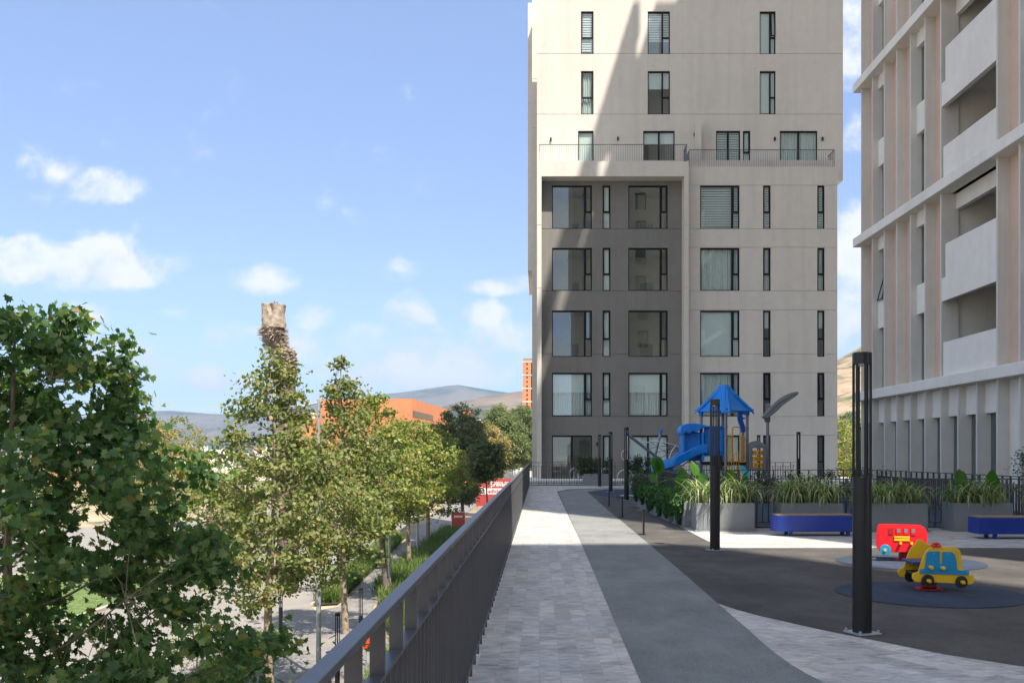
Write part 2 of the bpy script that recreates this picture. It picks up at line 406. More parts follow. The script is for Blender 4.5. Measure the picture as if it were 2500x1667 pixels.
def blades(name, roots, mat, parent, n, L=(.4,.7), w=.018, bend=(.3,1.1), spread=.06, seg=4):
    """arching blades from each root point"""
    rt = np.repeat(np.asarray(roots, float), n, axis=0); m = len(rt)
    rt[:,:2] += rng.normal(0, spread, (m,2))
    a = rng.uniform(0, 2*np.pi, m); ln = rng.uniform(L[0], L[1], m); b = rng.uniform(bend[0], bend[1], m); lean = rng.uniform(.05,.5,m)
    d = np.stack([np.cos(a), np.sin(a), 0*a], 1); s = np.stack([-np.sin(a), np.cos(a), 0*a], 1)
    Vs = []
    pos = rt.copy(); ang = lean.copy()
    for k in range(seg+1):
        ww = w*(1-(k/seg)**2*.95)*.5
        Vs += [pos - s*ww, pos + s*ww]
        st = ln/seg
        pos = pos + (d*np.sin(ang)[:,None] + np.array([0,0,1])*np.cos(ang)[:,None])*st[:,None]
        ang = ang + b*(2.6/seg)*(.5+k/seg)
    V = np.stack(Vs, 1).reshape(-1,3); kk = 2*(seg+1)
    ft = np.concatenate([np.array([2*k,2*k+1,2*k+3,2*k+2]) for k in range(seg)])
    ff = (np.arange(m)[:,None]*kk + ft[None,:]).ravel(); tt = np.full(m*seg, 4); stt = np.arange(m*seg)*4
    return np_mesh(name, V, ff, stt, tt, mat, parent)

# ================================================================== camera, light, sky
cam = bpy.data.objects.new('camera', bpy.data.cameras.new('camera')); COL.objects.link(cam)
cam.location = (0, 0, EYE); cam.rotation_euler = (R(90), 0, 0)
cam.data.sensor_width = 36; cam.data.lens = F/2500*36
cam.data.shift_x = -(VX-1250)/2500; cam.data.shift_y = (VY-833.5)/2500
cam.data.clip_start = .05; cam.data.clip_end = 30000
S.camera = cam
SUN = Vector((.31, -.53, 1)).normalized()
sl = bpy.data.lights.new('sun', 'SUN'); sl.energy = 2.8; sl.angle = R(.6); sl.color = (1, .92, .81)
so = bpy.data.objects.new('sun', sl); COL.objects.link(so); so.rotation_euler = SUN.to_track_quat('Z', 'Y').to_euler(); so.location = (0, -40, 80)
W = bpy.data.worlds.new('World'); S.world = W; W.use_nodes = True
wt = W.node_tree; wt.nodes.clear()
wo = wt.nodes.new('ShaderNodeOutputWorld'); bg = wt.nodes.new('ShaderNodeBackground'); wt.links.new(bg.outputs[0], wo.inputs[0])
sky = wt.nodes.new('ShaderNodeTexSky'); sky.sky_type = 'NISHITA'; sky.sun_disc = False
sky.sun_elevation = math.asin(SUN.z); sky.sun_rotation = math.atan2(SUN.x, SUN.y)
sky.altitude = 1500; sky.air_density = 1.0; sky.dust_density = .7; sky.ozone_density = 1.6
bg.inputs[1].default_value = .10
def Mt(op, a, b=None, c=None, clamp=False):
    n = wt.nodes.new('ShaderNodeMath'); n.operation = op; n.use_clamp = clamp
    for i, v in enumerate((a, b, c)):
        if v is None: continue
        if isinstance(v, (int, float)): n.inputs[i].default_value = v
        else: wt.links.new(v, n.inputs[i])
    return n.outputs[0]
tc = wt.nodes.new('ShaderNodeTexCoord'); sp = wt.nodes.new('ShaderNodeSeparateXYZ'); wt.links.new(tc.outputs['Generated'], sp.inputs[0])
dx, dy, dz = sp.outputs
ady = Mt('MAXIMUM', Mt('ABSOLUTE', dy), .12)
u = Mt('DIVIDE', dx, ady); v = Mt('DIVIDE', dz, ady)
cv = wt.nodes.new('ShaderNodeCombineXYZ'); wt.links.new(u, cv.inputs[0]); wt.links.new(Mt('MULTIPLY', v, 1.25), cv.inputs[1]); wt.links.new(dy, cv.inputs[2])
def wn(scale, detail, rough, dist=0):
    n = N(wt, 'ShaderNodeTexNoise', Scale=scale, Detail=detail, Roughness=rough, Distortion=dist); wt.links.new(cv.outputs[0], n.inputs[0]); return n.outputs['Fac']
n1 = wn(17, 9, .58, .25); n2 = wn(5, 7, .55, .4)
front = Mt('GREATER_THAN', dy, 0)
# cumulus banks at their compass bearings and elevations: (u, v, half width, half height, strength)
BL = [(170,662,235,62,1),(60,625,95,48,1),(240,625,90,55,.95),(268,462,80,50,.72),(115,400,75,45,.38),(645,688,92,46,1),(1008,775,72,52,1),
      (935,835,140,44,.75),(1185,775,62,40,.95),(1215,825,100,48,.8),(1232,702,105,26,.9),(765,783,60,32,.55),(600,822,130,42,.5),(350,885,120,52,.75),
      (205,790,70,44,.6),(1000,905,270,60,.85),(1150,870,150,70,.85),(480,930,190,40,.5),(870,860,110,50,.7),(1060,840,100,50,.85),(950,870,190,70,.8),(740,860,110,50,.6),(430,765,50,24,.3),
      (2075,120,60,130,1.1),(2080,330,40,60,.45),(2090,610,90,160,1.2),(2080,790,120,90,1.1),(1900,640,220,120,.8),(2300,500,200,260,.8)]
den = None
for x, y, rx, ry, s in BL:
    rx *= 1.12; ry *= 1.22; s = s**.7
    cu, cvv = (x-VX)/F, (VY-y)/F
    a = Mt('DIVIDE', Mt('SUBTRACT', u, cu), rx/F); b_ = Mt('DIVIDE', Mt('SUBTRACT', v, cvv), ry/F)
    low = Mt('LESS_THAN', b_, 0); b2 = Mt('MULTIPLY', b_, Mt('MULTIPLY_ADD', low, .35, 1.0))
    e = Mt('SUBTRACT', 1.0, Mt('ADD', Mt('MULTIPLY', a, a), Mt('MULTIPLY', b2, b2)))
    e = Mt('MULTIPLY', Mt('MAXIMUM', e, -1.0), s)
    den = e if den is None else Mt('MAXIMUM', den, e)
den = Mt('MAXIMUM', den, Mt('SUBTRACT', Mt('MULTIPLY', n2, 1.5), Mt('MULTIPLY_ADD', Mt('ABSOLUTE', v), 3.0, .72)))
den = Mt('MULTIPLY', den, front)
back = Mt('MULTIPLY', Mt('SUBTRACT', 1.0, front), Mt('SUBTRACT', Mt('MULTIPLY', n2, 2.0), .2))  # extra cloud behind the viewer, added as neutral fill light
den = Mt('ADD', den, back)
den = Mt('ADD', den, Mt('MULTIPLY', Mt('SUBTRACT', n1, .52), 3.4))
den = Mt('ADD', den, Mt('MULTIPLY', Mt('SUBTRACT', n2, .5), .8))
sm = wt.nodes.new('ShaderNodeMapRange'); sm.interpolation_type = 'SMOOTHERSTEP'; wt.links.new(den, sm.inputs[0])
sm.inputs[1].default_value = -.25; sm.inputs[2].default_value = 1.05; sm.inputs[3].default_value = 0; sm.inputs[4].default_value = .88
cc = ramp(wt, Mt('MULTIPLY', n1, 1.0), [(.36, (.80, .85, .96)), (.60, (1.04, 1.03, 1.02))])
CLOUD = 3.35
ccs = mixc(wt, cc, (CLOUD, CLOUD, CLOUD, 1), 1.0, 'MULTIPLY')
fac = Mt('MULTIPLY', sm.outputs[0], Mt('GREATER_THAN', dz, -.002))
hs = wt.nodes.new('ShaderNodeHueSaturation'); hs.inputs['Saturation'].default_value = .88; hs.inputs['Value'].default_value = 1.0
wt.links.new(sky.outputs[0], hs.inputs['Color'])
tint = ramp(wt, Mt('MAXIMUM', dz, 0.0), [(0.0, (.50,.525,.60)), (.10, (.51,.525,.60)), (.25, (.60,.605,.67)), (.45, (.76,.76,.80)), (.8, (.88,.88,.88))])
skc = mixc(wt, hs.outputs[0], tint, 1.0, 'MULTIPLY')
wt.links.new(mixc(wt, skc, ccs, fac), bg.inputs[0])
S.view_settings.view_transform = 'Standard'; S.view_settings.look = 'None'; S.view_settings.exposure = 1.78; S.view_settings.gamma = 1
S.render.resolution_x = 1024; S.render.resolution_y = 682
S.cycles.max_bounces = 8; S.cycles.transparent_max_bounces = 16

# ================================================================== ground and streets
def sheet(name, pts, z, mat, kind='structure'):
    mb = MB(); mb.quad(*[(x, y, z) for x, y in pts]); return tag(mb.build(name, M[mat]), kind=kind)
sheet('ground', [(-4200,-600),(4200,-600),(4200,4000),(-4200,4000)], GZ-.05, 'dry')
road = [(-10.9,-10),(-10.9,26),(-10.95,38),(-10.0,39),(-10.0,44),(-10.9,46),(-12.3,72),(-14.5,120),(-19,220),(-60,400),(-90,400),(-42,200),(-36,110),(-60,70),(-60,-10)]
sheet('road', road, GZ-.02, 'asphalt')
sheet('sidewalk', [(-9.5,-10),(-9.4,32),(-9.62,37),(-10.9,39.5),(-10.9,44),(-9.6,46),(-10.6,64),(-12,100),(-16,200),(-9.5,200),(-8.7,100),(-8.9,55),(-7.7,44),(-5.4,36),(-5.4,-10)], GZ, 'walk')
mb = MB(); # kerbs: low concrete upstands along bed and lawn
def strip(mb, pts, w, z0, z1):
    for i in range(len(pts)-1):
        a = Vector((*pts[i], 0)); b = Vector((*pts[i+1], 0)); d = (b-a).normalized(); s = Vector((-d.y, d.x, 0))*w/2
        n = len(mb.v)
        for z in (z0, z1): mb.v += [(*(a-s).xy, z), (*(a+s).xy, z), (*(b+s).xy, z), (*(b-s).xy, z)]
        mb.f += [(n+4,n+5,n+6,n+7),(n,n+1,n+5,n+4),(n+1,n+2,n+6,n+5),(n+2,n+3,n+7,n+6),(n+3,n,n+4,n+7)]
strip(mb, [(-10.95,10),(-10.95,38)], .15, GZ-.04, GZ+.07); strip(mb, [(-10.98,46.4),(-12.3,72),(-14.5,120)], .15, GZ-.04, GZ+.07)
tag(mb.build('kerb', M['kerb']), kind='structure')
lawn = [(-21.4,30),(-20.4,44),(-20.4,50),(-21.0,56),(-22.5,60),(-25,62),(-30,60),(-34,50),(-36,30)]
sheet('lawn', lawn, GZ+.06, 'grass')
mb = MB(); strip(mb, lawn+[lawn[0]], .25, GZ-.04, GZ+.13); tag(mb.build('lawn_kerb', M['kerb']), kind='structure')
# dry embankment beyond the junction
mb = MB(); nx = 40; ny = 12
for j in range(ny+1):
    for i in range(nx+1):
        x = -9+26*i/nx; y = 165+40*j/ny
        h = 3.2*min(1, j/4)*min(1, i/5) + .5*noise.noise(Vector((x*.3, y*.3, 0)))
        mb.v.append((x, y, GZ-.1+max(0, h)))
for j in range(ny):
    for i in range(nx):
        a = j*(nx+1)+i; mb.f.append((a, a+1, a+nx+2, a+nx+1))
tag(mb.build('embankment', M['dry'], smooth=True), kind='structure')

def ridge(name, pts, Z, depth, mat, amp, ns, step, base=GZ-6):
    """a hill whose crest passes bearings pts (pixel x, y) at distance Z and which slopes toward us over depth"""
    xs = np.arange(PX(pts[0][0], Z), PX(pts[-1][0], Z), step)
    px = [PX(p[0], Z) for p in pts]; pz = [PZ(p[1], Z) for p in pts]
    rows = 26; mb = MB()
    for j in range(rows+1):
        t = j/rows
        y = Z - depth*(1-t)*1.0 if t <= .8 else Z - depth*.2 + (t-.8)*depth*1.5
        k = math.sin(min(1, t/.8)*math.pi/2)**1.3 if t <= .8 else 1-(t-.8)*2.2
        for x in xs:
            hz = float(np.interp(x, px, pz))
            w = k*(1-k)*4
            n_ = noise.fractal(Vector((x/ns, y/ns, 3.1)), 1.0, 2.0, 5)
            mb.v.append((float(x), y, base + (hz-base)*k + amp*n_*(.25+.9*w)*(1 if t < .8 else .3)))
    n = len(xs)
    for j in range(rows):
        for i in range(n-1):
            a = j*n+i; mb.f.append((a, a+1, a+n+1, a+n))
    return tag(mb.build(name, mat, smooth=True), kind='structure')
def hillmat(name, dry, green, sc, lo=.45, hi=.55):
    m, nt, b, out = new_mat(name); v_ = coords(nt); f = noisef(nt, v_, sc, 8, .7); f2 = noisef(nt, v_, sc*9, 6, .7)
    c = mixc(nt, ramp(nt, f2, [(.3, rgb(dry, .75)), (.7, rgb(dry, 1.2))]), ramp(nt, f2, [(.3, rgb(green, .6)), (.7, rgb(green, 1.3))]), ramp(nt, f, [(lo, (0,0,0)), (hi, (1,1,1))]))
    nt.links.new(c, b.inputs['Base Color']); b.inputs['Roughness'].default_value = 1; b.inputs['Specular IOR Level'].default_value = .05
    return m
ridge('far_mountain', [(-2500,1040),(-1200,1030),(-400,1040),(200,1030),(330,1028),(420,1017),(500,1010),(580,1018),(700,1024),(830,1000),(940,980),(1040,968),(1080,962),(1140,956),(1200,966),(1275,977),(1400,992),(1600,1000),(2100,1020)], 3500, 1300, hillmat('mountain_forest', (.16,.14,.10), (.05,.075,.04), .0032), 17, 350, 35)
ridge('brown_hill', [(850,1108),(1010,1060),(1100,1006),(1150,990),(1200,980),(1240,974),(1275,969),(1320,964),(1450,960),(1700,990)], 1500, 600, hillmat('dry_hill', (.22,.17,.12), (.06,.07,.035), .006, .42, .6), 8, 170, 14)
dryhill = hillmat('dry_grass_hill', (.38,.27,.18), (.10,.13,.06), .03, .46, .56)
ridge('dry_hill', [(1420,1040),(1650,980),(1900,930),(1990,880),(2044,852),(2080,846),(2110,850),(2200,835),(2500,820),(2800,860)], 620, 430, dryhill, 5, 70, 5)

# ================================================================== terrace deck
sheet('terrace_floor', [(1.8,-6),(12.6,-6),(12.6,44.2),(-.9,44.2),(-.9,-6)], 0.0, 'rub_black')
mb = MB(); mb.box(-.62, 30, -6, 62, -.45, -.03); mb.box(-.45, 30, -6, 62, GZ-.1, -.45)
tag(mb.build('terrace_slab', M['concrete_grey']), 'concrete terrace podium carrying the playground above the street', 'podium')
sheet('tile_path', [(-.62,-6),(.70,-6),(.70,9),(.70,38),(1.2,40.4),(2.8,41.6),(12,42),(12,44.6),(-.62,44.6)], .004, 'tile')
grey = [(.665,-6),(.665,6.3),(.69,13),(.715,23),(.73,37.4)]
arc = [(1.0,38.9),(1.7,40.1),(2.9,41.0),(4.2,41.5),(8,41.5),(8,40.6),(4.2,40.3),(3.0,40.0),(2.3,39.0),(1.87,37.3)]
rgt = [(1.81,26),(1.82,20),(1.8,12),(1.78,9.6),(1.775,8.2),(1.766,7.7),(1.766,7.2),(1.785,6.8),(1.82,6.5),(1.88,6.2),(1.97,5.9),(2.1,5.6),(2.3,5.2),(3.2,4.2),(4.5,3.2),(4.5,-6)]
sheet('grey_rubber_path', grey+arc+rgt, .008, 'rub_grey')
tri = [(1.775,9.62),(1.9,9.2),(2.05,8.83),(2.4,8.16),(2.7,7.68),(3.02,7.17),(3.42,6.74),(4.2,6.1),(5.5,5.4),(7.5,4.8),(12,4.2),(12,-6),(4.5,-6),(4.5,3.2),(3.2,4.2),(2.3,5.2),(2.1,5.6),(1.97,5.9),(1.88,6.2),(1.82,6.5),(1.785,6.8),(1.766,7.2),(1.766,7.7),(1.775,8.2)]
sheet('tile_apron', tri, .005, 'tile2')
sheet('tile_band', [(2.88,15.25),(12.1,15.25),(12.1,19.32),(2.88,19.32)], .005, 'tile3')
sheet('navy_rubber_floor', [(1.88,37.2),(2.4,38.8),(3.1,39.7),(5.2,39.8),(5.2,35.3),(3.6,34.2),(3.0,32.8),(2.62,31.6),(2.2,33.8)], .005, 'rub_navy')
sheet('courtyard_void_shade', [(3.6,19.4),(10.3,19.4),(10.3,29.7),(3.6,29.7)], .006, 'rub_navy')  # dark sheet standing in for the shade of the open void below
def disc(cx, cy, r):
    sheet('navy_rubber_circle', [(cx+r*(1+.015*math.sin(3*t))*math.cos(t), cy+r*math.sin(t)) for t in [2*math.pi*i/64 for i in range(64)]], .006, 'rub_navy')
disc(4.18, 10.3, .97); disc(5.11, 13.25, .98)
# raised terrace of the flats behind the far fence
mb = MB(); mb.box(-.62, 16, 45.7, 52, -.02, .2); tag(mb.build('house_terrace', M['concrete_white']), kind='structure')

# ================================================================== railings and fences
def fence(name, label, a, b, ht, zr=(), post=.36, bal=3, depth=.047, group=None, mid=None, foot=True):
    """straight railing from a to b: flat upright bars set across its line, top, middle and bottom rails"""
    root = thing(name, label, 'railing', (a[0], a[1], 0), group)
    A = Vector((*a, 0)); B = Vector((*b, 0)); L = (B-A).length; d = (B-A)/L; s = Vector((-d.y, d.x, 0))
    def bar(w0, w1, z0, z1, t0, t1):
        mb = MB(); n = 0
        for z in (z0, z1): mb.v += [tuple(A+d*t0+s*w0+Vector((0,0,z))), tuple(A+d*t1+s*w0+Vector((0,0,z))), tuple(A+d*t1+s*w1+Vector((0,0,z))), tuple(A+d*t0+s*w1+Vector((0,0,z)))]
        mb.f += [(0,3,2,1),(4,5,6,7),(0,1,5,4),(1,2,6,5),(2,3,7,6),(3,0,4,7)]
        return mb
    h = depth/2
    bevel(bar(-h, h, ht-.022, ht, 0, L).build('handrail', M['rail'], root), .003)
    if mid is None: mid = ht-.18
    bar(-h+.001, h-.001, mid-.012, mid, 0, L).build('middle_rail', M['rail'], root)
    bar(-h+.001, h-.001, .10, .125, 0, L).build('bottom_rail', M['rail'], root)
    if foot: bar(-h-.01, h+.01, .0, .03, 0, L).build('base_plate', M['rail'], root)
    step = post/bal; n = int(L/step)
    def upright(t, big):
        th = (.009 if big else .007) if name == 'terrace_railing' else (.014 if big else .010)
        return (bar(-h+.002, h-.002, .03, ht-.022, t-th, t+th) if big else bar(-h+.004, h-.004, .125, mid-.012, t-th, t+th))
    order = sorted(range(n), key=lambda i: (A+d*(i*step+.06)).length)
    posts = [i for i in order if i % bal == 0]; bals = [i for i in order if i % bal]
    for nm, ids, big in (('post', posts, True), ('baluster', bals, False)):
        rest = MB()
        for k, i in enumerate(ids):
            u_ = upright(i*step+.06, big)
            if k < 100: u_.build(nm, M['rail'], root)
            else:
                q = len(rest.v); rest.v += u_.v; rest.f += [tuple(x+q for x in f) for f in u_.f]
        if rest.v: tag(rest.build(nm, M['rail'], root), kind='stuff')
    return root
fence('terrace_railing', 'long dark grey railing along the left edge of the tiled path above the street', (-.4635, .9), (-.4635, 45.4), 1.044, mid=.868, foot=False)
fence('end_railing', 'dark grey railing across the far end of the path before the glazed doors', (-.44, 45.42), (12.1, 45.42), 1.09)
fence('courtyard_railing', 'dark railing directly behind the front row of planters and the blue benches', (3.6, 19.4), (11.2, 19.4), 1.0)
fence('courtyard_railing', 'dark railing at the back of the sunken courtyard, in front of the play tower', (3.6, 29.8), (10.4, 29.8), 1.0)
fence('courtyard_railing', 'dark railing running away behind the ivy covered planters, below the blue slide', (3.56, 19.5), (3.6, 29.7), 1.0)
fence('courtyard_railing', 'dark railing along the foot of the finned tower on the right', (10.7, 19.5), (10.4, 29.7), 1.0)

# ================================================================== the front apartment tower
def wall(mb, x0, x1, z0, z1, Yf, th, ops=(), grooves=(), axis=None):
    zc = {z0, z1}
    for o in ops: zc |= {max(z0, min(z1, o[2])), max(z0, min(z1, o[3]))}
    for g in grooves:
        if z0 < g < z1: zc |= {g-.012, g+.012}
    zc = sorted(zc)
    for a, b in zip(zc, zc[1:]):
        if b-a < 1e-5: continue
        m = (a+b)/2; gr = any(abs(m-g) < .011 for g in grooves)
        blk = sorted([(o[0], o[1]) for o in ops if o[2] < m < o[3]])
        x = x0
        for p, q in blk+[(x1, x1)]:
            if p > x+1e-6: mb.box(x, p, Yf+(.03 if gr else 0), Yf+th, a, b)
            x = max(x, q)
wn_count = 0
def curtain_mesh(x0, x1, z0, z1, y, amp=.03, period=.13):
    mb = MB(); n = max(8, int((x1-x0)/period*6))
    for i in range(n+1):
        x = x0+(x1-x0)*i/n; yy = y+amp*math.sin(2*math.pi*(x-x0)/period)+amp*.5*math.sin((x-x0)*31)
        mb.v += [(x, yy, z0), (x, yy*1.0+.01*math.sin(i), z1)]
    for i in range(n): mb.f.append((2*i, 2*i+2, 2*i+3, 2*i+1))
    return mb
def window(par, x0, x1, z0, z1, Yf, lay, cov=None, frac=1.0, dark=False, tilt=0, glass='glass', door_in=None):
    """frame set .07 back in the wall, panes, blind or curtain, and the room behind"""
    Y0 = Yf+.06; Y1 = Yf+.13; fw = .07
    fr = MB(); fr.box(x0, x1, Y0, Y1, z1-fw*1.2, z1); fr.box(x0, x1, Y0, Y1, z0, z0+fw*.7); fr.box(x0, x0+fw*.7, Y0, Y1, z0+fw*.7, z1-fw*1.2); fr.box(x1-fw*.8, x1, Y0, Y1, z0+fw*.7, z1-fw*1.2)
    a, b, c, d = x0+fw*.7, x1-fw*.8, z0+fw*.7, z1-fw*1.2
    zs = z1-(z1-z0)*.61
    panes = []
    if lay == 'big':
        xm = x0+(x1-x0)*.82
        fr.box(xm-.05, xm+.05, Y0-.005, Y1, c, d); fr.box(xm+.05, b, Y0-.004, Y1, zs-.045, zs+.045)
        fr.box(xm+.05, xm+.085, Y0-.003, Y1, zs+.045, d); fr.box(b-.03, b, Y0-.003, Y1, zs+.045, d)
        panes = [(a, xm-.05, c, d), (xm+.05, b, c, zs-.045), (xm+.085, b-.03, zs+.045, d)]
    elif lay == 'mid':
        xm = x0+(x1-x0)*.66
        fr.box(xm-.04, xm+.04, Y0-.005, Y1, c, d); fr.box(xm+.04, b, Y0-.004, Y1, zs-.04, zs+.04)
        panes = [(a, xm-.04, c, d), (xm+.04, b, c, zs-.04), (xm+.04, b, zs+.04, d)]
    elif lay == 'slim':
        fr.box(a, b, Y0-.004, Y1, zs-.045, zs+.045); fr.box(a, a+.035, Y0-.003, Y1, zs+.045, d); fr.box(b-.035, b, Y0-.003, Y1, zs+.045, d)
        panes = [(a, b, c, zs-.045), (a+.035, b-.035, zs+.045, d)]
    elif lay == 'door':
        xm = (x0+x1)/2
        fr.box(xm-.045, xm+.045, Y0-.005, Y1, c, d)
        panes = [(a, xm-.045, c, d), (xm+.045, b, c, d)]
    else: panes = [(a, b, c, d)]
    root = fr.build('window' if lay != 'door' else 'glazed_door', M['frame'], par)
    for i, (p, q, r_, s_) in enumerate(panes):
        mb = MB()
        if tilt and i == len(panes)-1:
            e = .035; dy_ = tilt
            for (X0, X1, Z0, Z1) in ((p-.02, p+e, r_-.02, s_), (q-e, q+.02, r_-.02, s_), (p+e, q-e, r_-.02, r_+e), (p+e, q-e, s_-e, s_)):
                n = len(mb.v)
                for zz in (Z0, Z1):
                    k = (s_-zz)/(s_-r_)*dy_
                    mb.v += [(X0, Y0-.03-k, zz), (X1, Y0-.03-k, zz), (X1, Y0+.0-k, zz), (X0, Y0+.0-k, zz)]
                mb.f += [(n,n+3,n+2,n+1),(n+4,n+5,n+6,n+7),(n,n+1,n+5,n+4),(n+1,n+2,n+6,n+5),(n+2,n+3,n+7,n+6),(n+3,n,n+4,n+7)]
            mb.build('tilted_sash', M['frame'], root)
            mb = MB(); mb.quad((p, Y0-.015-dy_, r_), (q, Y0-.015-dy_, r_), (q, Y0-.015, s_), (p, Y0-.015, s_)); mb.build('pane', M[glass], root); continue
        # a hair of tilt per pane, as real glazing has
        k = random.uniform(-.004, .004)
        mb.quad((p, Y0+.03, r_), (q, Y0+.03+k, r_), (q, Y0+.03+k, s_), (p, Y0+.03, s_)); mb.build('pane', M[glass], root)
    cz = z1-(z1-z0)*frac
    if cov == 'roller': MB().box(x0+.03, x1-.03, Y1+.03, Y1+.035, cz, z1-.02).build('roller_blind', M['blind'], root)
    elif cov == 'zebra':
        mb = MB(); z = z1-.05; 
        while z > cz+.05: mb.box(x0+.03, x1-.03, Y1+.03, Y1+.036, z-.085, z); z -= .13
        mb.build('striped_blind', M['blind'], root)
    elif cov == 'curtain': curtain_mesh(x0+.04, x1-.04, z0+.03, cz if frac < 0 else z1-.06, Y1+.08).build('curtain', M['curtain'], root, smooth=True)
    elif cov == 'both':
        curtain_mesh(x0+.04, x1-.04, z0+.03, z1-.06, Y1+.11).build('curtain', M['curtain'], root, smooth=True)
        MB().box(x0+.03, x1-.03, Y1+.03, Y1+.035, cz, z1-.02).build('roller_blind', M['blind'], root)
    # room
    D = 2.6 if lay in ('big', 'door') else 1.6
    e = .2; mb = MB(); X0, X1, Z0, Z1, Ya, Yb = x0-e, x1+e, z0-.02, z1+.08, Yf+.28, Yf+.28+D
    mb.quad((X0,Yb,Z0),(X1,Yb,Z0),(X1,Yb,Z1),(X0,Yb,Z1)); mb.quad((X0,Ya,Z0),(X0,Yb,Z0),(X0,Yb,Z1),(X0,Ya,Z1)); mb.quad((X1,Ya,Z0),(X1,Yb,Z0),(X1,Yb,Z1),(X1,Ya,Z1))
    mb.quad((X0,Ya,Z1),(X1,Ya,Z1),(X1,Yb,Z1),(X0,Yb,Z1)); mb.quad((X0,Ya,Z0),(X1,Ya,Z0),(X1,Yb,Z0),(X0,Yb,Z0))
    if not dark: mb.build('room', M['room'], root)
    else: mb.build('room', M['door_in'], root)
    if door_in:
        p, q = x0+(x1-x0)*door_in[0], x0+(x1-x0)*door_in[1]
        MB().box(p, q, Yb-.06, Yb-.01, Z0, Z0+(z1-z0)*.42*1.0).build('inner_door', M['door_in'], root)
    return root

TW = thing('front_apartment_tower', 'tall beige and charcoal apartment tower straight ahead at the end of the path', 'apartment building', (5, 50, 0))
ZU, ZR, ZL, ZD = 51.3, 50.0, 49.2, 50.05
cx = lambda c: 1280+c/2.94
TOP = EYE+28.5
def rect(c0, c1, y0, y1, Z): return (PX(cx(c0), Z), PX(cx(c1), Z), PZ(y1, Z), PZ(y0, Z))
# --- upper wall
upw = []; up = []
ys = [(83/2.94, 390/2.94), (511/2.94, 821/2.94), (83/2.94-147.6, 390/2.94-147.6)]
for r_, (ya, yb) in enumerate(ys):
    for k, (a, b) in enumerate(((407,497),(886,1046),(1690,1804))):
        o = rect(a, b, ya, yb, ZU); upw.append(o); up.append((o, r_, k))
fl = PZ(405, ZU)
for a, b in ((386,497),(854,1080),(1376,1550),(1569,1623),(1834,2104)):
    upw.append((PX(cx(a), ZU), PX(cx(b), ZU), fl, PZ(940/2.94, ZU)))
mb = MB(); UX0, UX1 = PX(1311, ZU), PX(2058, ZU)
UB = PZ(441, ZU)
wall(mb, UX0, UX1, UB, TOP, ZU, .25, upw, [PZ(386/2.94, ZU), PZ(821/2.94, ZU), PZ(386/2.94-147.6, ZU)])
mb.build('upper_wall', M['stucco'], TW)
mb = MB(); mb.box(UX0, UX1, ZU+.25, 62, TOP-.3, TOP-.05)          # roof slab
mb.box(UX0, UX0+.25, ZU+.25, 62, UB, TOP-.3); mb.box(UX1-.25, UX1, ZU+.25, 62, UB, TOP-.3); mb.box(UX0+.25, UX1-.25, 61.75, 62, GZ, TOP-.3)
mb.box(PX(2044.6, ZU), UX1-.25, ZU+.25, 62, UB, UB+.2)
mb.build('side_wall', M['stucco'], TW)
covs = {(0,0):('zebra',.95),(0,1):('zebra',.72),(0,2):('roller',1),(1,0):('curtain',1),(1,1):('roller',.4),(1,2):('roller',1)}
for o, r_, k in up:
    cv_ = covs.get((r_, k), ('roller', .6))
    window(TW, *o, ZU, 'slim' if k == 0 else 'mid', cv_[0], cv_[1], tilt=.14 if (r_, k) == (0, 2) else 0)
dn = upw[-5:]
window(TW, *dn[0], ZU, 'single', 'roller', 1); window(TW, *dn[1], ZU, 'door', 'roller', .38); window(TW, *dn[2], ZU, 'door', 'zebra', 1)
window(TW, *dn[3], ZU, 'slim', 'roller', 1); window(TW, *dn[4], ZU, 'door', 'curtain', 1)
# --- terraces
tf = PZ(405, ZU)-.02
LX0, LX1 = PX(1311, ZL), PX(cx(1180), ZL)
zt = PZ(1160/2.94, ZL); zl_ = PZ(400+90/2.94, ZL)
RX1 = PX(2044.3, ZR)
mb = MB(); mb.box(UX0+.02, LX1-.01, ZR+.3, ZU, tf-.5, tf); mb.box(LX1-.01, RX1-.02, ZR+.26, ZU, tf-.5, tf-.002)
mb.build('terrace_slab', M['concrete_grey'], TW)
mb = MB()
jz = [PZ(400+438/2.94, ZL), PZ(400+891/2.94, ZL), PZ(800+176/2.94, ZL), PZ(800+632/2.94, ZL)]
wall(mb, LX0, LX1, zl_, zt, ZL, .9, [], [])                               # lintel and parapet of the framed bay
cL = PX(cx(124), ZL); cR = PX(cx(1148), ZL)
wall(mb, LX0, cL, -.1, zl_, ZL, .86, [], jz); wall(mb, cR, LX1, -.1, zl_, ZL, .86, [], jz)
mb.build('bay_frame', M['stucco'], TW)
mb = MB(); zr_top = PZ(1197/2.94, ZR)
rows = [(155,466,400),(603,911,400),(1052,1384.5,400),(322,634,800),(772,1081,800)]
rcols = ((1262,1545,'big'),(1714,1769,'slim'),(2103,2156,'slim'))
dcols = ((199,486,'big'),(562,619,'slim'),(747,1030,'big'))
ro, do = [], []
for i, (a, b, y0) in enumerate(rows):
    ya, yb = y0+a/2.94, y0+b/2.94
    for c0, c1, l in rcols: ro.append((rect(c0, c1, ya, yb, ZR), l, i, c0))
    for c0, c1, l in dcols: do.append((rect(c0, c1, ya, yb, ZD), l, i, c0))
gr = [PZ(y0+c/2.94, ZR) for c, y0 in ((155,400),(467,400),(600,400),(912,400),(1048,400),(188,800),(322,800),(636,800),(770,800))]
wall(mb, LX1+.004, RX1, -.1, zr_top, ZR, .25, [o[0] for o in ro], gr)
mb.build('right_wall', M['stucco'], TW)
MB().box(RX1-.25, RX1-.004, ZR+.25, 61.7, -.1, tf-.5).build('side_wall', M['stucco'], TW)
MB().box(UX0-.0, LX0+.24, ZL+.87, 61.7, GZ, tf-.5).build('side_wall', M['stucco'], TW)
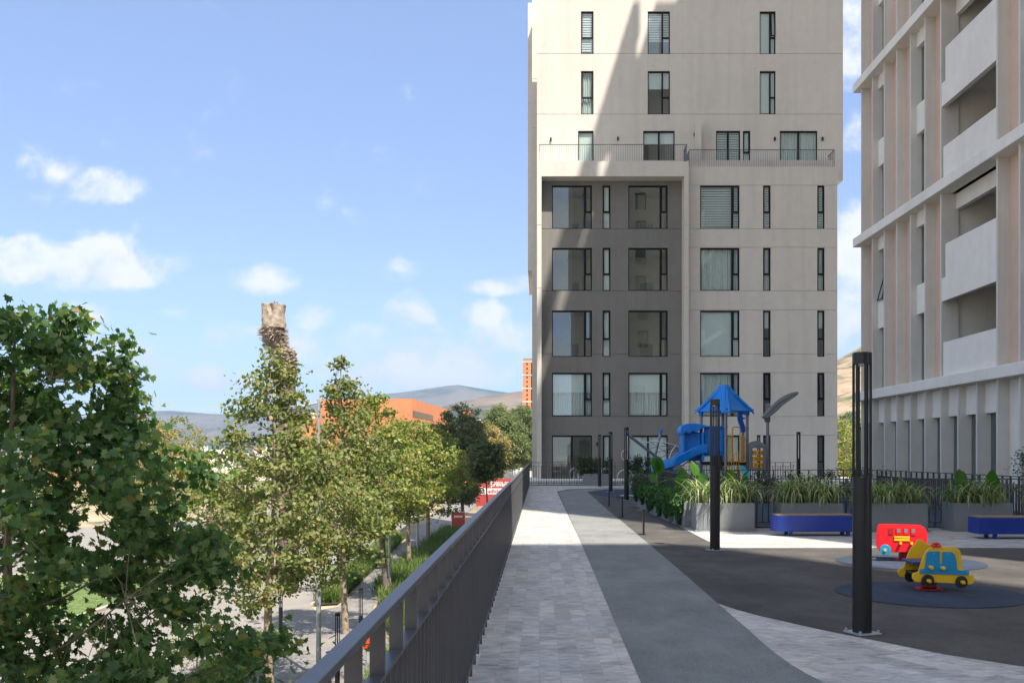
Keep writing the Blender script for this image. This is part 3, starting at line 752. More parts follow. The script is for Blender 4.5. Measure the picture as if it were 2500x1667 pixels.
mb = MB(); gd = [PZ(y0+c/2.94, ZD) for c, y0 in ((467,400),(912,400),(188,800),(636,800))]
wall(mb, cL-.02, cR+.02, -.1, zl_, ZD, .25, [o[0] for o in do], gd)
mb.build('recessed_wall', M['stucco_dark'], TW)
rc = {(0,'big'):('zebra',1),(1,'big'):('curtain',1),(2,'big'):('roller',1),(3,'big'):('curtain',1),(4,'big'):('roller',1)}
for o, l, i, c0 in ro:
    if l == 'big': window(TW, *o, ZR, 'big' if i < 4 else 'door', *rc[(i, 'big')])
    else: window(TW, *o, ZR, 'slim', ('zebra','curtain','roller',None,None)[i], (1,1,.38,1,1)[i], dark=i > 1, tilt=.12 if i == 3 else 0)
for o, l, i, c0 in do:
    if l == 'slim': window(TW, *o, ZD, 'slim', 'roller', 1)
    elif i == 4: window(TW, *o, ZD, 'door', 'roller', 1 if c0 > 300 else .0001)
    elif i == 3: window(TW, *o, ZD, 'big', 'both', .46)
    else: window(TW, *o, ZD, 'big', None, 1, door_in=(.45, .78) if c0 > 300 else (.55,.72))
MB().box(PX(cx(1240), 50.4), PX(cx(1268), 50.4), 50.25, ZU, tf-.1, PZ(855/2.94, 50.4)).build('divider_wall', M['stucco'], TW)
for c0, c1, y, top, nm in ((105,1168,ZL+.08,1037,'terrace_rail'),(1184,2228,ZR+.1,1075,'terrace_rail')):
    x0, x1 = PX(cx(c0), y), PX(cx(c1), y); z1 = PZ(top/2.94, y); z0 = (zt if y < 49.5 else zr_top)
    mb = MB(); mb.box(x0, x1, y-.015, y+.015, z1-.03, z1); 
    n = int((x1-x0)/.115)
    for i in range(n+1): xx = x0+(x1-x0-.012)*i/n; mb.box(xx, xx+.012, y-.006, y+.006, z0+.001, z1-.03)
    for xe in (x0, x1-.03):
        mb.box(xe, xe+.03, y+.016, y+1.1, z1-.03, z1)
        for k in range(9): mb.box(xe+.008, xe+.02, y+.1+k*.115, y+.112+k*.115, z0+.001-(.3 if y > 49.5 else 0), z1-.03)
    mb.build(nm, M['rail'], TW)
for c, y in ((191,1003),(671,998),(1220,970),(1797,1000),(2139,1000)):
    X = PX(cx(c), ZU); z = PZ(y/2.94, ZU); MB().box(X-.04, X+.04, ZU-.1, ZU, z-.09, z+.09).build('wall_light', M['black'], TW)
for x, y in ((1458.5,1083.5),):
    X = PX(x, ZD); z = PZ(y, ZD); MB().box(X-.05, X+.05, ZD-.09, ZD, z-.09, z+.09).build('wall_light', M['black'], TW)
# stepped wings behind, showing as strips left of the main front
mb = MB(); wall(mb, PX(1299, 64), 3, GZ, TOP+6, 64, .3, [], [PZ(y/2.94, 64) for y in (218,568,918,1273,400*2.94+450,400*2.94+806,400*2.94+1157,800*2.94+340,800*2.94+690)])
mb.box(PX(1299, 64), PX(1299, 64)+.3, 64.3, 80, GZ, TOP+6); mb.build('rear_wing_wall', M['stucco'], TW)
b2 = PZ(660, 77)
mb = MB(); wall(mb, PX(1288.8, 77), 3, b2, PZ(7.5, 77), 77, .3, [], [PZ(y/2.94, 77) for y in (450,740,1029,400*2.94+148,400*2.94+436,400*2.94+727)])
mb.box(PX(1288.8, 77), 3, 77.3, 89, b2, b2+.4); mb.box(PX(1288.8, 77), PX(1288.8, 77)+.3, 77.3, 89, b2+.4, PZ(7.5, 77)); mb.build('rear_wing_wall', M['stucco'], TW)

# ================================================================== the finned tower on the right
FT = thing('finned_tower', 'grey tower with salmon panels, vertical fins, ledges and deep balconies on the right', 'apartment building', (12.2, 20, 0))
XF = 12.2; XB = 12.52; YN, YE = 3.5, 36.5; HA = 46.9+EYE
ledges = [3.8, 9.7, 15.6, 21.5, 27.4]
sp_ = 1.2; nf = 28
fy = [YE - i*sp_ for i in range(nf)]         # far side of each fin
BAL = [(6, 9), (14, 17), (22, 25)]           # balcony bays
inbal = lambda i: any(a < i < b for a, b in BAL)
bay_bal = lambda i: any(a <= i < b for a, b in BAL)
core = MB()
core.box(XB+.35, 28, YN, YE, GZ, 3.6)
core.box(15.2, 28, YN, YE, 3.6, 27.2); core.box(XB, 28, YN, YE, 27.2, HA-2.9)
for i in range(nf-1):
    if not bay_bal(i): core.box(XB+.22, 15.2, fy[i+1], fy[i], 3.6, 27.2)
core.build('core_wall', M['concrete_white'], FT)
for i, y in enumerate(fy):
    MB().box(XF, XB+.2, y-.09, y, 0, 3.5).build('fin', M['concrete_grey'], FT)
    if not inbal(i): MB().box(XF, XB+.21, y-.09, y, 3.8, 27.1).build('fin', M['concrete_grey'], FT)
for z in ledges: bevel(MB().box(12.0, XB+.3, YN-.1, YE+.35, z-.33, z).build('ledge', M['concrete_white'], FT), .02)
MB().box(XF+.05, XB+.33, YN, YE+.1, 3.46, 3.471).build('ledge_soffit', M['concrete_grey'], FT)
gl = MB(); pk = 0
for i in range(nf-1):
    y0, y1 = fy[i+1], fy[i]-.09
    # ground zone
    if i < 8 or i % 5 == 3:
        MB().box(XB-.1, XB+.34, y0, y1, 2.62, 3.46).build('spandrel', M['concrete_white'], FT)
        w_ = MB(); w_.box(XB+.06, XB+.10, y0, y1, 0, 2.62).build('slot_window', M['glass_dark'], FT)
        MB().box(XB+.10, XB+.14, y0, y1, 0, 2.62).build('slot_lining', M['frame'], FT)
    else: MB().box(XB, XB+.345, y0, y1, 0, 3.46).build('wall_panel', M['concrete_white'], FT)
    if bay_bal(i): continue
    if i % 6 in (1, 4):
        MB().box(XB+.04, XB+.07, y0, y1, 3.8, 27.1).build('slot_window', M['glass_dark'], FT)
        MB().box(XB+.08, XB+.2, y0, y1, 3.8, 27.1).build('slot_lining', M['frame'], FT)
        for z in (3.8, 9.7, 15.6, 21.5):
            MB().box(XB-.12, XB+.035, y0, y1, z+2.25, z+3.2).build('spandrel', M['concrete_white'], FT)
            MB().box(XB-.12, XB+.035, y0, y1, z+5.1, z+5.57).build('spandrel', M['concrete_white'], FT)
    else: MB().box(XB, XB+.215, y0, y1, 3.8, 27.1).build('salmon_panel', M['pink'], FT)
# an open top-hung sash in a slot
yy = fy[2]-.0; o = MB(); o.tube((XB-.0, yy+.6, 8.2), (XB-.33, yy+.6, 7.0), .02, n=4).tube((XB-.33, yy+.6, 7.0), (XB-.33, yy+.15, 7.0), .02, n=4).tube((XB, yy+.15, 8.2), (XB-.33, yy+.15, 7.0), .02, n=4).build('open_sash', M['frame'], FT)
for a, b in BAL:
    y1, y0 = fy[a]-.09, fy[b]
    for z in ledges[:-1]:
        pr = MB(); pr.box(XF+.02, XF+.14, y0+.002, y1-.10, z+.0, z+1.05); pr.build('balcony_parapet', M['concrete_white'], FT)
        pr = MB(); pr.box(XF+.01, XF+.16, y0+.002, y1-.002, z+2.3, z+3.0); pr.box(XF+.02, XF+.14, y0+.002, y1-.25, z+3.0, z+4.0); pr.build('balcony_parapet', M['concrete_white'], FT)
        MB().box(XF+.16, 15.2, y0+.002, y1-.002, z+2.75, z+2.95).build('balcony_floor', M['concrete_grey'], FT)
        MB().box(XF+.45, XF+.6, y0+.002, y1-.002, z+5.1, z+5.57).build('balcony_beam', M['concrete_white'], FT)
        MB().box(XF+.3, 15.2, y0+.002, y1-.002, z+5.57, z+5.8).build('balcony_floor', M['concrete_grey'], FT)
        MB().box(15.0, 15.19, y0+.5, y1-.3, z+.05, z+2.3).build('balcony_door', M['glass_dark'], FT)
        MB().box(15.0, 15.19, y0+.5, y1-.3, z+3.0, z+5.1).build('balcony_door', M['glass_dark'], FT)
        MB().box(13.9, 15.0, y0+.02, y0+.12, z+.02, z+2.2).build('balcony_door', M['frame'], FT)
        MB().box(13.9, 15.0, y0+.02, y0+.12, z+2.98, z+5.05).build('balcony_door', M['frame'], FT)
# unseen open crown shaped for sun spots; slabs and rear wing added for shadow
cr = MB(); cr.box(XF-.1, XF+.25, YN, 39.2, HA-1.75, HA)
y = 39.0
while y > YN+1: cr.box(XF, XF+.2, y-1.15, y, HA-2.9, HA-1.75); y -= 2.9
cr.box(XF-.1, XF+4, 36.5, 39.2, HA-3.2, HA-2.9); cr.box(XF+1.1, XF+5, 36.0, 39.2, HA-.3, HA); cr.box(14.3, 28, 36.52, 41.3, GZ, HA-.3)
cr.build('shadow_caster_crown', M['concrete_grey'], FT)

# ================================================================== the tower behind the camera (its shadow and reflection are in view)
BT = thing('rear_tower', 'plain pale tower behind the viewer that throws its shadow on the terrace', 'apartment building', (10, -8, 0))
HB = 45.1
mb = MB(); ops = []
for k in range(14):
    for j in range(4): ops.append((4.9+3.0*j, 6.1+3.0*j, 1.0+3.1*k, 2.9+3.1*k))
wall(mb, 3.84, 16.5, GZ, HB, -8.3, .3, ops, [3.2+3.1*k for k in range(14)])
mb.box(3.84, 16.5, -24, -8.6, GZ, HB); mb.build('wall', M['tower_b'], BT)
for o in ops: MB().box(o[0], o[1], -8.5, -8.47, o[2], o[3]).build('window', M['glass_dark'], BT) if o[2] < 30 else None

# ================================================================== terrace furniture
# --- slotted lamp columns
def lamp_proto(label):
    r = thing('lamp_column', label, 'lamp post', (0, 0, 0), 'slotted black lamp columns')
    mb = MB(); mb.lathe([(.078,0.012),(.078,1.30)], (0,0,0), 20); mb.build('column', M['black'], r, smooth=True)
    mb = MB()
    for k in range(6):
        a = 2*math.pi*(k+.25)/6; c, s_ = math.cos(a), math.sin(a)
        mb.tube((.068*c,.068*s_,1.28),(.068*c,.068*s_,2.26), .0115, n=6)
    mb.build('slat_cage', M['black'], r)
    MB().lathe([(.079,2.24),(.079,2.33),(.07,2.335)], (0,0,0), 20).build('cap', M['black'], r, smooth=True)
    MB().lathe([(.04,2.225),(.04,2.24)], (0,0,0), 12).build('lamp_lens', M['blind'], r)
    MB().box(-.11,.11,-.11,.11,0,.012).build('base_plate', M['steel'], r)
    mb = MB()
    for x, y in ((-.09,-.09),(.09,-.09),(-.09,.09),(.09,.09)): mb.lathe([(.012,.012),(.012,.035)], (x,y,0), 6)
    mb.build('bolts', M['steel'], r)
    return r
L0 = lamp_proto('black slotted lamp column nearest the viewer, beside the circles of the spring riders')
L0.location = (2.69, 8.02, .005); L0.rotation_euler.z = .35
for x, y, z, lb in ((2.72,14.9,.005,'black slotted lamp column in front of the big sunlit grey planter'),
    (2.79,30.8,.005,'black slotted lamp column standing in front of the two steel rings'),
    (2.78,37.5,.005,'black slotted lamp column on the navy floor right of the far shrub planter'),
    (2.72,43.4,.005,'black slotted lamp column rising behind the shrub of the far planter, left of the dark window'),
    (10.1,37.5,.005,'black slotted lamp column before the tower wall, right of the curved grey leaf'),
    (10.1,44.3,.005,'farthest black slotted lamp column, seen just left of the curved leaf pole'),
    (10.05,30.3,.005,'black slotted lamp column seen through the cage of the nearest one'),
    (-10.1,37.6,GZ,'black slotted lamp column on the street by the planting strip'),
    (-6.29,30,GZ,'black slotted street lamp column just above the railing, before the second slim trunk'),
    (-6.6,35.6,GZ,'black slotted street lamp column beside the sidewalk, between the two leaning trunks'),
    (-6.22,21.6,GZ,'black slotted street lamp column whose cap shows at the bottom edge by the pale trunk')):
    c = copy_tree(L0); c.location = (x, y, z); c['label'] = lb
# --- L shaped marker lights
def marker(lb, x, y):
    r = thing('bollard_light', lb, 'bollard light', (x, y, .009), 'low bollard lights along the rubber path')
    bevel(MB().box(x-.018, x+.018, y-.018, y+.018, .015, .452).build('post', M['black'], r), .003)
    bevel(MB().box(x-.15, x+.04, y-.024, y+.024, .453, .475).build('light_head', M['black'], r), .003)
    MB().box(x-.13, x-.03, y-.018, y+.018, .449, .4528).build('lamp_lens', M['blind'], r)
    MB().box(x-.10, x+.04, y-.035, y+.035, .009, .0148).build('base_plate', M['black'], r)
marker('low black T shaped light nearest the viewer at the sunlit edge of the rubber path', 1.93, 17.8)
marker('low black T shaped light, the middle one of the three along the path', 1.95, 22.6)
marker('low black T shaped light farthest up the path, below the slotted lamp column', 1.98, 27.3)

# --- planters
def planter(lb, x0, x1, y0, y1, h=.55, z=.006):
    r = thing('planter', lb, 'planter', (x0, y0, z), 'grey box planters')
    mb = MB(); t = .025
    mb.box(x0, x1, y0, y0+t, z+.03, h); mb.box(x0, x1, y1-t, y1, z+.03, h); mb.box(x0, x0+t, y0+t, y1-t, z+.03, h); mb.box(x1-t, x1, y0+t, y1-t, z+.03, h)
    bevel(mb.build('box', M['planter'], r), .006)
    MB().box(x0+t, x1-t, y0+t, y1-t, z+.05, h-.05).build('soil', M['soil'], r)
    MB().box(x0-.03, x1+.03, y0-.03, y1+.03, z, z+.03).build('skirting', M['planter'], r)
    return r
PLN = [('sunlit grey planter full of striped grass, behind the second lamp column', 3.02, 4.14, 18.5, 19.1),
 ('grey planter of striped grass partly hidden by the left blue bench', 4.64, 5.83, 18.45, 19.05),
 ('grey planter of striped grass between the nearest lamp column and the red spring rider', 6.24, 7.41, 18.35, 18.95),
 ('grey planter with big round leaves behind the right blue bench', 7.95, 9.07, 18.42, 19.02),
 ('grey planter at the right edge of the terrace whose grass leans into view', 9.62, 10.7, 18.3, 18.9)]
for p in PLN: planter(*p)
LP = [(2.90,3.44,19.35,20.75,'first of the ivy planters, next to the sunlit one'),(2.85,3.42,21.1,22.6,'second ivy covered grey planter along the side of the courtyard'),
      (2.80,3.38,22.95,24.5,'third ivy covered grey planter along the side of the courtyard'),(2.77,3.36,25.0,27.2,'farthest ivy covered grey planter, with a pale end, below the shrub')]
for a, b, c, d, lb in LP: planter(lb, a, b, c, d)
planter('far grey planter with a dark shrub before the end railing, right of the bike hoops', PX(1423.5,45), PX(1487,45), 44.5, 45.1, .56)
planter('far grey planter with a dark shrub left of the slide end', PX(1536,45), PX(1600,45), 44.5, 45.1, .56)

def striped_grass(lb, x0, x1, y0, y1, n=55, L=(.45,.85), base=.48):
    r = thing('striped_grass', lb, 'plant', ((x0+x1)/2, (y0+y1)/2, base), 'clumps of striped grass in the planters')
    pts = []
    for _ in range(n): pts.append((random.uniform(x0, x1), random.uniform(y0, y1), base))
    blades('blades', pts, M['varieg'], r, 11, (L[0]+.12, L[1]+.18), .027, (.6,1.9), .06, 6)
    return r
striped_grass('sunlit tuft of striped grass spilling over the bright grey planter', 3.12, 4.05, 18.58, 19.0, 50)
striped_grass('striped grass arching above the left blue bench', 4.72, 5.75, 18.55, 18.95, 60)
striped_grass('striped grass right of the nearest lamp column, above the red spring rider', 6.32, 7.32, 18.45, 18.85, 50, (.4,.75))
striped_grass('striped grass mixed with big round leaves above the right bench', 8.03, 8.98, 18.5, 18.9, 42, (.4,.75))
striped_grass('striped grass at the right edge of the picture', 9.7, 10.6, 18.4, 18.8, 40, (.45,.8))

def elephant_ear(lb, X, Y, base, lv):
    """lv: list of (dx, dy, height of stalk top, leaf length, yaw, pitch)"""
    r = thing('elephant_ear_plant', lb, 'plant', (X, Y, base))
    out = [(0,-.02),(.16,-.16),(.30,-.10),(.40,.06),(.42,.26),(.34,.52),(.17,.78),(0,.92)]
    for dx_, dy_, h, ln, yaw, pitch in lv:
        ln *= .78
        t = Vector((X+dx_, Y+dy_, base+h)); 
        MB().path([(X+dx_*.2, Y+dy_*.2, base), (X+dx_*.5, Y+dy_*.5, base+h*.6), tuple(t)], [.013,.010,.006], 6).build('stalk', M['stalk'], r, smooth=True)
        mb = MB(); Mx = Matrix.Rotation(yaw, 4, 'Z') @ Matrix.Rotation(pitch, 4, 'X')
        cols = 7; rowsn = len(out)
        for i, (w, yv) in enumerate(out):
            for k in range(-cols, cols+1):
                f = k/cols
                xx = w*f; zz = .10*abs(f)*w*1.6 + .018*math.cos(yv*26+abs(f)*5)*abs(f) - .12*yv*yv
                yo = yv + (-.10*abs(f) if i < 3 else .03*abs(f))
                p = Mx @ Vector((xx*ln, yo*ln, zz*ln)); mb.v.append(tuple(t+p*.82))
        nn = 2*cols+1
        for i in range(rowsn-1):
            for k in range(nn-1): a = i*nn+k; mb.f.append((a, a+1, a+nn+1, a+nn))
        mb.build('leaf', M['elephant'], r, smooth=True)
    return r
EE = elephant_ear
EE('tall green elephant ear with two big leaves left above the ivy', 3.08, 25.0, .5, [(0,0,.55,.62,.4,1.9),(-.1,.05,.30,.45,-.5,1.3),(.25,-.1,.25,.4,-1.9,1.3),(-.05,0,.62,.5,2.6,1.2)])
EE('narrow folded elephant ear seen edge on, middle of the ivy row', 3.10, 22.2, .45, [(.1,0,.45,.50,1.5,1.5),(.06,0,.3,.4,1.7,1.25)])
EE('upright elephant ear with a dark leaf beside the yellow edged one', 3.12, 20.6, .45, [(-.05,0,.42,.55,.1,1.5),(-.3,0,.15,.38,1.0,1.2),(.05,.1,.3,.4,-.6,1.3)])
EE('yellow edged elephant ear at the left corner of the sunlit planter', 3.16, 19.2, .5, [(-.05,.0,.62,.42,.55,1.2),(.05,0,.35,.45,-.3,1.4),(.15,.05,.45,.3,-.9,1.2)])
EE('round elephant ear leaves behind the sunlit planter, right of the lamp column', 4.0, 19.2, .45, [(-.15,.1,.50,.42,.2,1.3),(.05,0,.42,.38,-.8,1.0),(.12,.1,.60,.30,-2.2,.9)])
EE('big fluted elephant ear leaf at the left of the right hand planter', 8.15, 18.8, .5, [(.08,0,.40,.50,.1,1.45),(.12,.05,.42,.42,-.7,1.3),(-.1,0,.28,.3,1.3,.9)])
EE('dark round elephant ear at the right of the right hand planter', 8.8, 18.8, .5, [(.03,0,.45,.42,-.3,2.0),(-.15,.1,.40,.36,.9,1.3),(.12,0,.35,.40,-.9,1.7)])

def shrub(lb, x0, x1, y0, y1, z0, z1, n=2600, size=.055, mat='shrub', name='shrub', spiky=0, group=None):
    r = thing(name, lb, 'shrub', ((x0+x1)/2, (y0+y1)/2, z0), group)
    m = max(8, int(n/90)); C = np.stack([rng.uniform(x0, x1, m), rng.uniform(y0, y1, m), z0+(z1-z0)*rng.uniform(.1, 1, m)**1.3], 1)
    idx = rng.integers(0, m, n); P = C[idx]+rng.normal(0, .09, (n, 3)); P[:,2] = np.maximum(P[:,2], z0+.01)
    mb = MB()
    for c in C: mb.path([(c[0]*.9+.1*(x0+x1)/2, c[1], z0-.03), ((c[0]+(x0+x1)/2)/2*.2+c[0]*.8, c[1], (z0+c[2])/2), tuple(c)], [.008,.006,.003], 4, cap=False)
    mb.build('stems', M['bark_dark'], r)
    leaves('foliage', P, size, 'oval', M[mat], r)
    return r
shrub('dark leafy shrub in the far planter right of the bike hoops', PX(1408,45), PX(1492,45), 44.6, 45.0, .5, 1.22, 3600, .075)
shrub('dark leafy shrub in the far planter left of the slide', PX(1532,45), PX(1600,45), 44.6, 45.0, .5, 1.28, 3200, .075)
shrub('reddish green shrub at the far end of the ivy planters', 2.6, 3.5, 26.1, 27.6, .5, .95, 3600, .045, 'shrub')
for i, (x0_, x1_, y_) in enumerate(((9.2,10.3,28.6),(7.4,9.0,28.9),(5.6,7.2,28.9))):
    shrub(('dark shrub in the courtyard under the curved leaf','dark shrub in the courtyard behind the left blue bench','dark shrub in the courtyard below the yellow gate')[i], x0_, x1_, y_, y_+.6, .02, .85, 2200, .07)
shrub('slender dark shrub rising above the right hand planter in front of the finned tower', 9.9, 10.15, 19.8, 20.0, .1, 1.55, 420, .05)
shrub('wispy tall weeds behind the railing before the finned tower', 8.8, 10.2, 27.5, 28.5, .1, 1.25, 900, .05)
# ivy hanging over the side planters
for k, (xx0, xx1, yy0, yy1, lb) in enumerate(LP):
    r = thing('ivy', 'green ivy trailing down the ' + ('first','second','third','farthest')[k] + ' side planter', 'climbing plant', (xx0, yy0, .5), 'ivy on the side planters')
    n = 5200; yv = rng.uniform(yy0-.05, yy1+.2, n); ph = rng.uniform(0, 6)
    dep = np.clip(.30+.16*np.sin(yv*4.3+ph)+.10*np.sin(yv*11+ph), .03, .50)
    if k == 3: dep = np.clip(dep-.12, .02, .5); 
    hang = rng.uniform(0, 1, n); top = rng.uniform(0, 1, n) < .35
    z = np.where(top, .54+rng.uniform(0, .13, n), .56-dep*hang**.8)
    x = np.where(top, rng.uniform(xx0-.06, xx1, n), xx0-.03-rng.uniform(0, .10, n)*np.sqrt(np.maximum(.05, 1-hang)))
    leaves('foliage', np.stack([x, yv, z], 1), .062, 'oval', M['ivy'], r, up=.2, droop=.8)

# --- benches
def bench(lb, x0, x1, y0, y1, round_left=False):
    r = thing('bench', lb, 'bench', (x0, y0, .006), 'blue box benches')
    if round_left: o = [(x1,y0),(x1,y1),(x0+.1,y1),(x0+.03,y1-.03),(x0,y1-.1),(x0,y0+.14),(x0+.03,y0+.06),(x0+.07,y0+.02),(x0+.14,y0)]
    else: o = [(x0,y0),(x1,y0),(x1,y1),(x0,y1)]
    MB().extrude(o[::-1] if round_left else o, .09, .375, 'z').build('body', M['bench_blue'], r, smooth=round_left, bev=.006)
    n = 7; w = (y1-y0-.05)/n
    for k in range(n): bevel(MB().box(x0+.04, x1-.04, y0+.025+k*w, y0+.025+(k+1)*w-.008, .3755, .395).build('slat', M['wood'], r), .003)
    for x in (x0+.30, x1-.12):
        for y in (y0+.06, y1-.06): MB().box(x-.03, x+.03, y-.03, y+.03, .006, .0895).build('leg', M['bench_blue'], r)
bench('cobalt blue bench with a rounded end and wooden top, left of the nearest lamp column', 4.26, 5.72, 17.4, 17.85, True)
bench('cobalt blue bench with a square left corner at the right edge of the picture', 7.68, 9.4, 16.8, 17.25)

# --- spring riders
def c7(cx_, cy_, Z): return PX(2000+cx_/3.92, Z), PZ(1100+cy_/3.92, Z)
def spring(r, x, y, ztop):
    mb = MB(); pts = []
    for i in range(64):
        a = i*.7; pts.append((x+.075*math.cos(a), y+.075*math.sin(a), .03+(ztop-.03)*i/63))
    mb.path(pts, .014, 6).build('spring', M['spring_red'], r, smooth=True)
    MB().box(x-.13, x+.13, y-.09, y+.09, .007, .022).build('base_plate', M['spring_red'], r)
def knob(r, x, y, z, s=-1, mat='pe_yellow', rad=.02):
    MB().path([(x, y, z), (x, y+s*.05, z), (x, y+s*.058, z)], [rad, rad, rad*.6], 12).build('knob', M[mat], r, smooth=True)
YC = thing('spring_rider_car', 'yellow and blue car shaped spring rider on the nearer navy circle', 'spring rider', (4.29, 10.6, .006))
car = [(890,1200),(895,1175),(925,1160),(950,1160),(965,1100),(985,1040),(1005,990),(1030,950),(1070,922),(1250,922),(1310,925),(1345,945),(1360,990),(1372,1140),(1378,1180),(1440,1185),(1475,1190),(1487,1220),(1480,1262),(1450,1280),(1400,1274),(1180,1262),(960,1255),(915,1250),(893,1225)]
Zf = 10.40
pf = chaikin([c7(a, b, Zf) for a, b in car], 2)
bevel(MB().extrude(pf, Zf, Zf+.02).build('front_panel', M['pe_yellow'], YC), .004)
back = [(750,1160),(755,1140),(790,1122),(810,1118),(830,1050),(860,960),(900,905),(925,890),(930,860),(965,845),(998,855),(1010,885),(1080,893),(1150,893),(1200,920),(1245,1120),(1340,1140),(1345,1200),(1320,1212),(1000,1212),(800,1212),(765,1195)]
Zb = 10.78
bevel(MB().extrude(chaikin([c7(a, b, Zb) for a, b in back], 2), Zb, Zb+.02).build('back_panel', M['pe_yellow'], YC), .004)
blue = [(962,1170),(965,1130),(1005,1125),(1018,1040),(1025,975),(1050,958),(1150,960),(1153,1075),(1172,1075),(1178,965),(1265,965),(1295,985),(1312,1050),(1320,1138),(1432,1148),(1430,1185),(1400,1188),(970,1172)]
bevel(MB().extrude([c7(a, b, Zf) for a, b in blue], Zf-.012, Zf-.0005).build('door_panel', M['pe_blue'], YC), .003)
lightp = [(1075,924),(1078,895),(1095,880),(1120,876),(1145,882),(1160,900),(1165,924)]
bevel(MB().extrude(chaikin([c7(a, b, Zf) for a, b in lightp], 1), Zf-.014, Zf+.034).build('beacon', M['pe_red'], YC), .003)
for (a, b, rr) in ((1035,1240,60),(1357,1253,58)):
    x, z = c7(a, b, Zf); rad = rr/3.92*Zf/F
    MB().path([(x, Zf-.022, z), (x, Zf-.001, z)], rad, 28).build('wheel', M['pe_black'], YC, smooth=True, bev=.004); knob(YC, x, Zf-.02, z, -1, rad=.020)
x, z = c7(868, 1200, Zb); MB().path([(x, Zb-.022, z), (x, Zb-.001, z)], .062, 28).build('wheel', M['pe_black'], YC, smooth=True)
for a, b in ((1057,1112),(1173,1118)): x, z = c7(a, b, Zf); knob(YC, x, Zf-.012, z, -1, rad=.021)
mb = MB()
for a, b in ((1095,980),(1232,988),(985,1142),(1415,1163),(1310,957),(1092,903),(1140,905)): x, z = c7(a, b, Zf); mb.path([(x, Zf-.018, z), (x, Zf-.0005, z)], .006, 8)
mb.build('bolts', M['steel'], YC)
sx_, sz_ = c7(985, 1060, 10.55)
bevel(MB().box(sx_-.14, sx_+.34, Zf+.021, Zb-.001, sz_-.012, sz_+.012).build('seat', M['bench_blue'], YC), .004)
bevel(MB().box(4.10, 4.50, Zf+.021, Zb-.001, .17, .20).build('chassis', M['pe_black'], YC), .004)
spring(YC, 4.29, 10.6, .18)
MB().path([(4.50, Zf+.021, .40), (4.50, Zb-.001, .40)], .014, 10).build('hand_grip', M['pe_black'], YC, smooth=True)

RB = thing('spring_rider_bus', 'red bus shaped spring rider with yellow trim on the farther circle', 'spring rider', (5.13, 13.5, .006))
Zr = 13.30
bus = [(577,800),(590,735),(615,720),(985,722),(1000,735),(1022,790),(1012,900),(1000,968),(740,970),(720,975),(700,970),(680,960),(660,955),(600,962),(577,955),(574,880)]
bp = [c7(a, b, Zr) for a, b in bus]; ctr = (5.02, Zr)
cut = MB().extrude(chaikin(bp, 1), Zr, Zr+.02)
th_ = R(-18)
def busbox(a, b, c, d, y0, y1): (xa, za), (xb, zb) = c7(a, b, Zr), c7(c, d, Zr); return MB().box(xa, xb, y0, y1, zb, za)
bevel(cut.rot(th_, ctr).build('front_panel', M['pe_red'], RB), .004)
bb = [c7(a-10, b, Zr) for a, b in bus]
bevel(MB().extrude(chaikin(bb, 1), Zr+.38, Zr+.40).rot(th_, ctr).build('back_panel', M['pe_red'], RB), .004)
for a in (762, 828, 894):
    busbox(a-22, 742, a+22, 806, Zr-.010, Zr-.0005).rot(th_, ctr).build('window_frame', M['pe_red'], RB, bev=.003)
    busbox(a-15, 747, a+15, 783, Zr-.012, Zr-.0105).rot(th_, ctr).build('window', M['play_grey_pl'], RB)
busbox(672, 742, 712, 804, Zr-.008, Zr-.0005).rot(th_, ctr).build('door', M['spring_red'], RB)
for b in (816, 842): busbox(722, b, 862, b+21, Zr-.012, Zr-.0005).rot(th_, ctr).build('grille_bar', M['pe_yellow'], RB, bev=.003)
x, z = c7(643, 950, Zr); MB().path([(x, Zr-.024, z), (x, Zr-.001, z)], .073, 28).rot(th_, ctr).build('wheel', M['pe_blue'], RB, smooth=True, bev=.004)
for a, b in ((640,950),(780,881),(878,880)):
    x, z = c7(a, b, Zr); MB().path([(x, Zr-.06, z), (x, Zr-.0245 if a == 640 else Zr-.0005, z)], .019, 12).rot(th_, ctr).build('knob', M['pe_yellow'], RB, smooth=True)
MB().box(4.83, 5.25, Zr+.021, Zr+.379, .30, .33).rot(th_, ctr).build('seat', M['pe_red'], RB)
MB().box(4.86, 5.20, Zr+.021, Zr+.379, .19, .22).rot(th_, ctr).build('chassis', M['spring_red'], RB)
spring(RB, 5.13, 13.5, .19)

# ================================================================== play tower
ZP = 33.0
def q2(a, b, Z=ZP): return PX(1640+a/6.03, Z), PZ(920+b/6.03, Z)
PT = thing('play_tower', 'blue roofed play tower with slide, yellow barriers and noughts and crosses panel', 'playground', (6.34, 33, 0))
PF, PL, PR, PB = (q2(795,0,32.2)[0], 32.2), (q2(433,0,33.1)[0], 33.1), (q2(1110,0,32.9)[0], 32.9), (q2(748,0,33.8)[0], 33.8)
POLE = []
for (x, y), h in ((PF, 2.98), (PL, 2.9), (PR, 2.92), (PB, 2.95)):
    MB().tube((x, y, 0), (x, y, h), .053, n=14).build('post', M['play_grey'], PT, smooth=True)
    for z in (.55, 1.02, 1.35, 1.95, 2.35): MB().lathe([(.055,z),(.068,z+.006),(.068,z+.05),(.055,z+.056)], (x, y, 0), 14).build('collar', M['play_grey'], PT, smooth=True)
    MB().lathe([(.075,h-.12),(.085,h-.02),(.085,h+.02)], (x, y, 0), 14).build('post_cap', M['play_blue'], PT, smooth=True)
# platform
MB().extrude([PF, PR, PB, PL], 1.10, 1.22, 'z').build('platform', M['pe_black'], PT)
MB().extrude([(PL[0]+.35, PL[1]-.25), (PF[0]-.1, PF[1]+.05), (PB[0]+.1, PB[1]-.3), (PL[0]+.35, PL[1]+.1)], .95, 1.42, 'z').build('skirt', M['pe_black'], PT)
